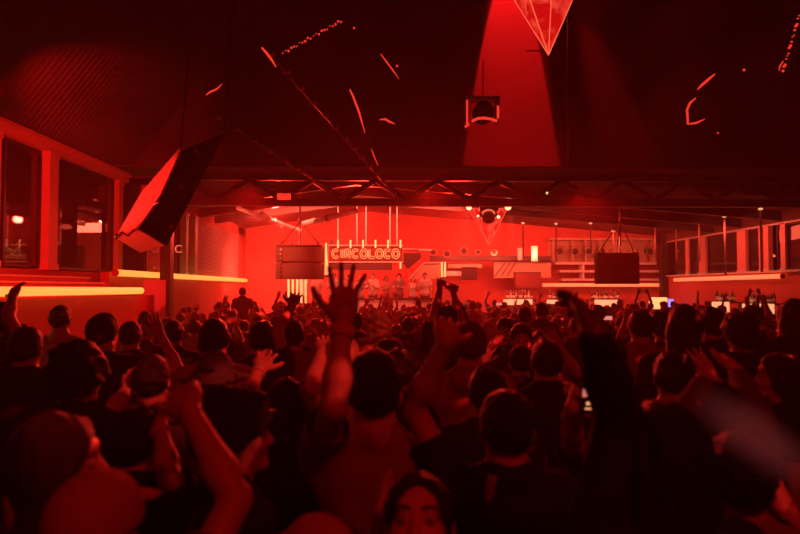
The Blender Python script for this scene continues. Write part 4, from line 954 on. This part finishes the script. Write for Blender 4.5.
hero('person with lit cupped hands raised, in front of the one facing the camera', 520, 345, 4.0, 0, hair='fade', topm='cloth_black', arms=('bent', 'bent'))
hp_, Wp = hero('dark-haired person holding up a small glowing phone, half behind the black raised arm', 617, 378, 2.4, 0, hair='short', topm='cloth_black', arms=('up', 'down'),
    L=dict(e=(572, 445), w=(573, 408), t=(586, 385), es='near', ws='near'), curl=(.7, .2))
W_, hd_, pn_, th_ = Wp[-1]; t = empty('phone', W_, 'small phone with lit screen held up left of the black raised arm', 'phone')
dph = W_.y - .04
MB().box(P(581.5, 414, dph), P(596, 381, dph + .009)).build('case', M['plastic'], t, bevel=.003)
MB().box(P(583, 397, dph - .002), P(595, 389, dph)).build('lit_picture', M['screen'], t); MB().box(P(586.5, 405, dph - .002), P(589.5, 402, dph)).build('shutter_button', M['lightbox'], t); MB().box(P(585, 409.5, dph - .002), P(591, 408, dph)).build('caption_bar', M['lightbox'], t)
hero('darkest person at the right in black hooded top, black arm raised against the bar', 662, 402, 1.35, 6, hair='long', skin='skin_deep', top='hoodie', topm='cloth_black', female=False, vox=.0065, arms=('up', 'down'),
    L=dict(e=(622, 412), w=(594, 335), t=(570, 292), es='near', ws='near', p=(-.5, .6, 0)), spread=(.1, .2), curl=(.35, .2))
hero('short dark-haired person in a reddish shirt behind the black raised arm', 640, 311, 4.6, 0, topm='cloth_red', arms=('down', 'down'))
hero('dark-haired person right of the one in the reddish shirt, below the bright lit box', 663, 313, 4.9, 0, topm='cloth_black', hair='curly', arms=('down', 'down'))
hero('tall long-haired woman in black beneath the dark corner column', 684, 305, 3.6, -8, hair='long', topm='cloth_black', arms=('down', 'front'))
hp2, Wp2 = hero('person in a grey top raising both hands with a dark phone, right foreground', 716, 384, 2.05, 0, hair='short', topm='cloth_grey', top='long', arms=('phone', 'phone'),
    L=dict(e=(680, 425), w=(703, 384), t=(706, 362), es='near', ws='far'), R=dict(e=(757, 420), w=(738, 376), t=(730, 352), es='near', ws='far'), curl=(.8, .6))
phone(Wp2, -1, 'dark phone held sideways above the person in the grey top', land=True, lit=False)
hero('dark-haired person with a lit shoulder directly behind the hands with the dark phone', 711, 308, 4.4, 0, topm='cloth_navy', arms=('down', 'bent'))
hero('person with full dark curls left of the tall figure at the right edge', 741, 316, 3.9, 0, hair='curly', topm='cloth_black', arms=('down', 'down'))
hero('tall dark figure at the right picture edge in front of the side bar', 792, 299, 4.4, 4, hair='long', topm='cloth_black', arms=('down', 'down'))
hero('person turned to the left with a lit face edge, right edge of the crowd', 778, 352, 3.0, 70, hair='bob', female=True, topm='cloth_black', arms=('down', 'front'), eyes=False)
hero('person in black at the bottom right, lit hand held up beside the head', 738, 436, 1.6, -5, hair='short', topm='cloth_red', top='long', arms=('down', 'bent'), R=dict(e=(800, 560), w=(781, 508), t=(783, 474), es='far', ws='near', p=(0, 1, 0)), curl=(.2, 1.1))
hero('dark-haired person in black raising both lit hands, left of the bare raised arm', 152, 356, 2.9, 8, hair='short', topm='cloth_black', arms=('up', 'up'), L=dict(e=(112, 412), w=(128, 388), t=(131, 364), es='near'), R=dict(e=(168, 400), w=(146, 392), t=(143, 370), es='far', ws='near'))
hero('short person in black with a bracelet on a raised forearm, beside the bare arm', 135, 408, 2.05, 0, hair='short', topm='cloth_black', arms=('down', 'up'), R=dict(e=(170, 480), w=(160, 428), t=(158, 405), es='near'), band=(1, .012), curl=(.2, 1.0))
hero('dark-haired person in black between the profile man and the long-haired woman', 262, 410, 2.75, 0, hair='curly', topm='cloth_black', arms=('down', 'down'))
hero('dark-haired person standing right of the tall raised arm, lit ear', 398, 352, 3.35, -25, hair='curly', topm='cloth_black', arms=('down', 'down'))
hero('short-haired person with pale top right of the black raised arm, middle distance', 672, 352, 2.8, -12, hair='short', topm='cloth_grey', arms=('down', 'bent'))

# ---------- the rest of the crowd ----------
TP = [
 ('short-haired person with arms down', dict(hair='short', topm='cloth_black')),
 ('dark-haired person in a navy shirt', dict(hair='fade', topm='cloth_navy', arms=('front', 'down'))),
 ('long-haired woman in a black top', dict(hair='long', female=True, top='vest', arms=('front', 'down'), H=1.66)),
 ('person with one hand in the air', dict(hair='short', topm='cloth_black', arms=('down', 'up'), H=1.72)),
 ('curly-haired person in black', dict(hair='curly', topm='cloth_black', arms=('front', 'front'), H=1.78)),
 ('woman with blond wavy hair', dict(hair='wavy', hairm='hair_blond', female=True, top='tee', topm='cloth_white', arms=('bent', 'down'), H=1.66)),
 ('person in a white t-shirt with short hair', dict(hair='short', topm='cloth_white', arms=('down', 'front'), H=1.8)),
 ('woman with hair in a bun', dict(hair='bun', female=True, top='crop', topm='cloth_red', arms=('down', 'bent'), H=1.65)),
 ('person with both arms raised', dict(hair='short', topm='cloth_grey', arms=('high', 'high'), H=1.74)),
 ('person in a cap', dict(hair='cap', topm='cloth_black', arms=('down', 'down'), H=1.76)),
 ('person in a long-sleeved grey top', dict(hair='fade', top='long', topm='cloth_grey', arms=('front', 'front'), H=1.8)),
 ('bob-haired woman in red', dict(hair='bob', hairm='hair_brown', female=True, topm='cloth_red', arms=('down', 'front'), H=1.68)),
 ('person raising the left hand', dict(hair='short', hairm='hair_brown', topm='cloth_navy', arms=('up', 'down'), H=1.75)),
 ('person filming with raised hands', dict(hair='short', topm='cloth_black', arms=('phone', 'phone'), H=1.75)),
 ('bare-shouldered dark-haired man', dict(hair='fade', top='none', skin='skin_tan', arms=('bent', 'down'), H=1.77)),
 ('person in a hooded top', dict(hair='short', top='hoodie', topm='cloth_black', arms=('down', 'down'), H=1.8)),
]
tmpl = []
for lb, kw in TP:
    kw = dict(kw); kw.setdefault('H', 1.75)
    r_, _ = make_person(vox=.0155, lowvox=.03, **kw); tmpl.append([lb, r_, False])
def zone(px, y):
    if px < 145: w = 'below the thick amber bar'
    elif px < 250: w = 'below the rear amber bar'
    elif px < 325: w = 'below the brownish speakers'
    elif px < 405: w = 'below the neon name sign'
    elif px < 500: w = 'below the stage pyramid'
    elif px < 595: w = 'below the pale shelf unit'
    elif px < 680: w = 'below the black subwoofer'
    else: w = 'below the right-hand windows'
    return ('in the near crowd ' if y < 6.5 else 'mid-crowd ' if y < 12.5 else 'far back ') + w
def place(i, x, y, z, h, sc_, label, group):
    lb, r0, used = tmpl[i]
    if not used: o = r0; tmpl[i][2] = True
    else: o = copy_tree(r0)
    o.location = (x, y, z); o.rotation_euler = (0, 0, h); o.scale = (sc_,) * 3
    tag(o, label, 'person', group); placed.append((x, y)); return o
cand = []
y = 3.4
while y < 20.6:
    stp = .74 if y < 8 else .86
    x0_, x1_ = -(.68 * y + .5), .70 * y + .3
    x0_ = max(x0_, -4.15 if y < 11.8 else (-4.55 if y < 14.5 else -5.8)); x1_ = min(x1_, 10.0 if y > 17 else 11.4)
    x = x0_ + rng.uniform(0, stp)
    while x < x1_:
        cand.append((x + rng.uniform(-.14, .14), y + rng.uniform(-.18, .18))); x += stp * rng.uniform(.92, 1.12)
    y += .80 if y < 8 else .92
W8 = [5, 4, 4, 2, 3, 1.2, 1.5, 1.2, 1.3, 1.2, 2, 1.5, 1.6, 1.6, 1, 2]
cnt_ = 0
for x, y in cand:
    if min((x - a) ** 2 + (y - b_) ** 2 for a, b_ in placed) < (.55 if y < 6 else .6) ** 2: continue
    if abs(x + 3.6) < .95 and abs(y - 14.8) < .8: continue
    if abs(x + 5.8) < .5 and abs(y - 15.85) < .5: continue
    if abs(x + 5.2) < .7 and abs(y - 13.5) < .7: continue
    px = 388 + x / y * 600
    while True:
        i = rng.choices(range(len(TP)), W8)[0]
        if i in (3, 8, 12) and (y < 9 or rng.random() < .5): continue
        if i in (13, 5, 14) and (y < 7 and 300 < px < 620): continue
        break
    hgt = min(1.05, max(.93, rng.gauss(.985, .028)))
    if cnt_ >= 290: break
    q = TP[i][0] + ' ' + zone(px, y)
    place(i, x, y, 0 if y < 8.7 else FZ, rng.gauss(0, .35) if rng.random() > .1 else rng.uniform(-3.1, 3.1), hgt, q, q); cnt_ += 1
print('CROWD', cnt_)
# figure on a riser and people on the stage
t = empty('riser', (-3.6, 14.8, 0), 'low black riser carrying the raised silhouette left of the stage', 'riser')
MB().box((-4.1, 14.4, FZ), (-3.1, 15.2, .26)).build('body', M['black_metal'], t); MB().box((-4.12, 14.38, .26), (-3.08, 15.22, .3)).build('top_board', M['wood'], t, bevel=.01)
place(0, P(242.5, 290, 14.8).x, 14.8, .3, .3, 1.0, 'single silhouette standing higher than the crowd left of the stage', None)
ST_P = [(6, 334, 23.9, 180, 'performer in white at the left end of the dj booth'), (1, 347, 24.3, 150, 'performer in pink behind the booth under the letter row'), (5, 360, 24.0, 190, 'blond performer under the middle of the name sign'),
        (10, 373, 24.6, 170, 'performer in a white long-sleeved top under the name sign'), (11, 386, 24.0, 200, 'bob-haired performer in pink under the name sign'), (6, 425, 23.9, 178, 'performer in bright white playing at the right end of the booth'),
        (4, 399, 25.2, 160, 'curly-haired person in grey at the back of the stage'), (0, 317, 24.4, 170, 'person in pink at the left side of the stage'), (8, 303, 24.8, 175, 'person with both arms raised on the left of the stage'),
        (2, 413, 25.6, 185, 'long-haired woman in white beside the booth performer')]
SHM = {334: 'cloth_white', 347: 'cloth_pink', 373: 'cloth_white', 386: 'cloth_pink', 399: 'cloth_grey', 317: 'cloth_pink', 303: 'cloth_white', 413: 'cloth_white'}
for i, px, y, h, lb in ST_P:
    o = place(i, P(px, 280, y).x, y, ST, math.radians(h), 1.0, lb, None)
    if px in SHM:
        for ch in o.children:
            if ch.name.split('.')[0] in ('t_shirt', 'long_sleeved_shirt', 'vest_top', 'crop_top'): ch.material_slots[0].link = 'OBJECT'; ch.material_slots[0].material = M[SHM[px]]
# bar staff
for i, px, y, h, lb in ((1, 566, 25.9, 180, 'bartender in navy behind the back bar left of the subwoofer'), (14, 637, 25.9, 170, 'bare-shouldered bartender behind the back bar under the subwoofer')):
    place(i, P(px, 280, y).x, y, FZ, math.radians(h), 1.0, lb, None)
for i, (lb, r_, used) in enumerate(tmpl):
    if not used:
        for ch in list(r_.children): bpy.data.objects.remove(ch)
        bpy.data.objects.remove(r_)
# cups / small glowing phones in the crowd
for k, (px, py, Y, lb) in enumerate(((455, 304, 13, 'bright little phone glowing left of the first bar boxes'), (541, 325, 9, 'small glowing phone below the narrow lit box'), (499, 304, 15, 'tiny glowing phone in the far crowd near the first bar boxes'), (608, 318, 10, 'small glowing phone below the wide lit box'))):
    c_ = P(px, py, Y); t = empty('phone', c_, lb, 'phone')
    MB().box(c_ + Vector((-.075, 0, -.037)), c_ + Vector((.075, .009, .037))).build('case', M['plastic'], t, bevel=.003)
    MB().box(c_ + Vector((-.07, -.002, -.033)), c_ + Vector((.07, 0, .033))).build('screen', M['screen'], t)
# ---------- haze ----------
mb = MB().box((-7.4, -3.5, -.25), (12.6, 27.2, 16))
m = bpy.data.materials.new('haze'); m.use_nodes = True; nt = m.node_tree; nt.nodes.clear()
out = nt.nodes.new('ShaderNodeOutputMaterial'); vs_ = nt.nodes.new('ShaderNodeVolumeScatter'); vs_.inputs['Color'].default_value = (1, .45, .4, 1); vs_.inputs['Density'].default_value = .013; vs_.inputs['Anisotropy'].default_value = .3
nt.links.new(vs_.outputs[0], out.inputs['Volume'])
tag(mb.build('haze', m), 'thin club haze filling the whole room', 'haze', None, 'stuff')

def light(kind, loc, tgt, e, col=RED, size=.3, ang=40, blend=.3, sx=None, sy=None, gobo=None, name='stage_light'):
    l = bpy.data.lights.new(name, kind); l.energy = e; l.color = col
    if kind == 'SPOT': l.spot_size = math.radians(ang); l.spot_blend = blend; l.shadow_soft_size = size
    elif kind == 'AREA':
        l.shape = 'RECTANGLE'; l.size = sx; l.size_y = sy
    else: l.shadow_soft_size = size
    if gobo:
        l.use_nodes = True; n = l.node_tree; em = n.nodes['Emission']; tc = n.nodes.new('ShaderNodeTexCoord'); vo = n.nodes.new('ShaderNodeTexVoronoi')
        vo.inputs['Scale'].default_value = gobo[0]; rp = n.nodes.new('ShaderNodeValToRGB'); rp.color_ramp.elements[0].position = gobo[1]; rp.color_ramp.elements[0].color = (1, 1, 1, 1)
        rp.color_ramp.elements[1].position = gobo[2]; rp.color_ramp.elements[1].color = (gobo[3],) * 3 + (1,)
        n.links.new(tc.outputs['Normal'], vo.inputs['Vector']); n.links.new(vo.outputs['Distance'], rp.inputs[0]); n.links.new(rp.outputs[0], em.inputs['Color'])
    o = bpy.data.objects.new(name, l); C.objects.link(o); o.location = loc
    if tgt is not None: o.rotation_euler = (Vector(tgt) - Vector(loc)).to_track_quat('-Z', 'Y').to_euler()
    return o
# stage wash
light('AREA', (-1.2, 21.6, 4.9), (-1.2, 27, 2.2), 640, STC, sx=8, sy=.8, name='stage_wash')
light('AREA', (-3, 25.6, 4.6), (-3, 23, 1), 300, STC, sx=5, sy=.6, name='stage_top')
light('SPOT', (-4.8, 22.5, 3.0), (-5.4, 26.5, 2.2), 1000, col=(1, .13, .07), size=.3, ang=120, blend=1, name='stage_side')
light('AREA', (6.5, 23.2, 4.3), (6.5, 27, 2.3), 330, STC, sx=8, sy=.6, name='bar_wash')
light('AREA', (10.2, 20.5, 4.0), (12.2, 21, 2.6), 130, STC, sx=6, sy=.5, name='side_bar_wash')
for x in (-4, -1, 2.5): light('SPOT', (x, 21.5, 4.5), (x * .7, 6, 1.2), 2300, (1, .02, .012), size=.15, ang=75, blend=.7, name='crowd_backlight')
for x in (-4.5, -1.0): light('SPOT', (x, 16.8, 4.3), (x * .7 - .4, 23.5, 2.0), 1100, STC, size=.15, ang=50, blend=.8, name='stage_front')
light('SPOT', (5, 16.8, 4.3), (6.2, 25, 2.0), 500, STC, size=.15, ang=75, blend=.8, name='bar_front')
# left terrace
light('SPOT', (-3.6, 3.6, 3.3), (-7, 13.0, 3.0), 3800, (1, .012, .008), size=.1, ang=36, blend=.6, name='terrace_wash')
light('SPOT', (-3.3, 3.6, 3.2), (-4.7, 9.0, 1.5), 420, (1, .012, .008), size=.2, ang=34, blend=.8, name='terrace_front_wash')
light('SPOT', (-5.4, 5.6, 2.4), P(149, 196, 7.2), 1300, (1, .012, .008), size=.06, ang=17.5, blend=.4, name='speaker_side_fill')  # added lamp just for the loudspeaker's pale side
light('SPOT', (-3.7, 6.2, 1.95), P(140, 242, 7.2), 90, (1, .012, .008), size=.06, ang=34, blend=.6, name='speaker_under_fill')  # second added lamp, for the loudspeaker's underside
light('SPOT', (-5.4, 7.9, 4.7), (-6.15, 13.0, 6.1), 1100, size=.03, ang=34, blend=1, name='roof_patch')
# light shaft along the gable
light('SPOT', P(516.5, -190, 15.2), P(512, 120, 15.95), 34000, size=.03, ang=16.8, blend=.12, name='shaft_spot')
light('SPOT', P(540, -150, 15.2), P(622, 130, 15.95), 3000, size=.03, ang=13, blend=.7, name='shaft_spot_dim')
# added front fill
light('SPOT', (1.5, -1.5, 5.2), (-.5, 3.5, 1.2), 140, size=.3, ang=110, blend=1, name='front_fill')  # unseen fill behind the camera, lifts the near crowd
light('SPOT', (4.6, 1.6, 4.2), (-1.0, 5.4, 1.2), 4200, (1, .02, .015), size=.02, ang=52, blend=.6, gobo=(46, .14, .2, 0.002), name='dapple_spot')  # added spot, cell pattern scatters bright patches over the crowd
def hand_of(start, sd):
    for k_, w_ in HW.items():
        if k_.startswith(start): return w_[sd][0] + w_[sd][1] * .03
for T, off, an, e_ in ((hand_of('woman with long black hair seen from behind', -1), (1.3, -1.0, 1.3), 8, 95), (hand_of('person with light hair and bright red', -1) + Vector((-.02, 0, -.1)), (1.5, -1.4, 1.5), 11, 150),
    (hand_of('person with lit cupped', -1), (1.2, -1.2, 1.6), 9, 90), (hand_of('person with lit cupped', 1), (1.2, -1.2, 1.6), 9, 90), (hand_of('person in black at the bottom right', 1), (.5, -.9, .9), 9, 22),
    (hand_of('dark-haired person in black raising both', -1), (1.2, -1.0, 1.4), 8, 60), (hand_of('dark-haired person in black raising both', 1), (1.2, -1.0, 1.4), 8, 70),
    (P(262, 438, 1.8), (1.1, -.35, .9), 6, 26), (P(72, 424, 1.5), (.25, -.3, 1.5), 9, 30), (P(379, 322, 5.75), (.8, -1.5, 1.6), 8, 90), (P(398, 368, 3.3), (1.1, -1.0, 1.3), 6, 60), (P(216, 372, 2.5), (1.0, -1.4, 1.2), 5, 20), (P(788, 360, 3.0), (1.0, .8, 1.0), 8, 30)):
    light('SPOT', T + Vector(off), T, e_, (1, .035, .025), size=.015, ang=an, blend=.5, name='highlight_spot')  # added narrow spots, each brightening one hand
for px, q_ in ((469, (455, 300, 17)), (508, (528, 300, 17)), (498, (492, 300, 17.5))): light('SPOT', P(px, 209, 18.7), P(*q_), 1500, (1, .22, .14), size=.05, ang=22, blend=.25, name='cone_light')
for x in (-3.5, 1, 5): light('SPOT', (x, 15.4, 4.6), (x * .9, 11.5, 0), 700, (1, .012, .01), size=.1, ang=95, blend=.9, name='crowd_topper')  # wash added to lift the mid-crowd
light('AREA', (4.3, 24.2, 3.4), (4.6, 27, 1.6), 160, STC, sx=4, sy=.4, name='centre_wash')  # unseen area light added to brighten the wall right of the stage
light('SPOT', (.3, -.6, 3.6), P(412, 505, 1.3), 14, size=.05, ang=8, blend=.6, name='face_fill')  # added spot for the woman's forehead
# smoke wisp drifting in the right foreground
me = MB().sphere((0, 0, 0), 1, 12).mesh('smoke_wisp', bpy.data.materials.new('smoke')); m = me.materials[0]; m.use_nodes = True; nt = m.node_tree; nt.nodes.clear()
out = nt.nodes.new('ShaderNodeOutputMaterial'); v2 = nt.nodes.new('ShaderNodeVolumeScatter'); tc = nt.nodes.new('ShaderNodeTexCoord'); ln = nt.nodes.new('ShaderNodeVectorMath'); ln.operation = 'LENGTH'
mr = nt.nodes.new('ShaderNodeMapRange'); mr.inputs[1].default_value = 1; mr.inputs[2].default_value = .1; mr.inputs[3].default_value = 0; mr.inputs[4].default_value = 5.0
nt.links.new(tc.outputs['Object'], ln.inputs[0]); nt.links.new(ln.outputs['Value'], mr.inputs[0]); nt.links.new(mr.outputs[0], v2.inputs['Density']); nt.links.new(v2.outputs[0], out.inputs['Volume'])
o = bpy.data.objects.new('smoke_wisp', me); C.objects.link(o); o.location = P(758, 440, 1.05); o.scale = (.15, .07, .055); o.rotation_euler = (0, math.radians(38), 0)
tag(o, 'pale wisp of smoke drifting in the right foreground', 'smoke', None, 'stuff')
light('SPOT', (.15, .8, 3.2), P(758, 440, 1.05), 60, col=(1, .2, .2), size=.03, ang=11, blend=.8, name='wisp_fill')  # unseen spot added only to light the wisp
w = bpy.data.worlds.new('world'); bpy.context.scene.world = w; w.use_nodes = True
w.node_tree.nodes['Background'].inputs[0].default_value = (.01, .0004, .0004, 1); w.node_tree.nodes['Background'].inputs[1].default_value = .3
sc = bpy.context.scene
sc.view_settings.view_transform = 'Standard'; sc.view_settings.look = 'None'; sc.view_settings.gamma = 1; sc.view_settings.exposure = 0
sc.view_settings.use_curve_mapping = False
sc.cycles.max_bounces = 5; sc.cycles.diffuse_bounces = 3; sc.cycles.volume_bounces = 0; sc.cycles.use_denoising = True
sc.cycles.sample_clamp_indirect = 4
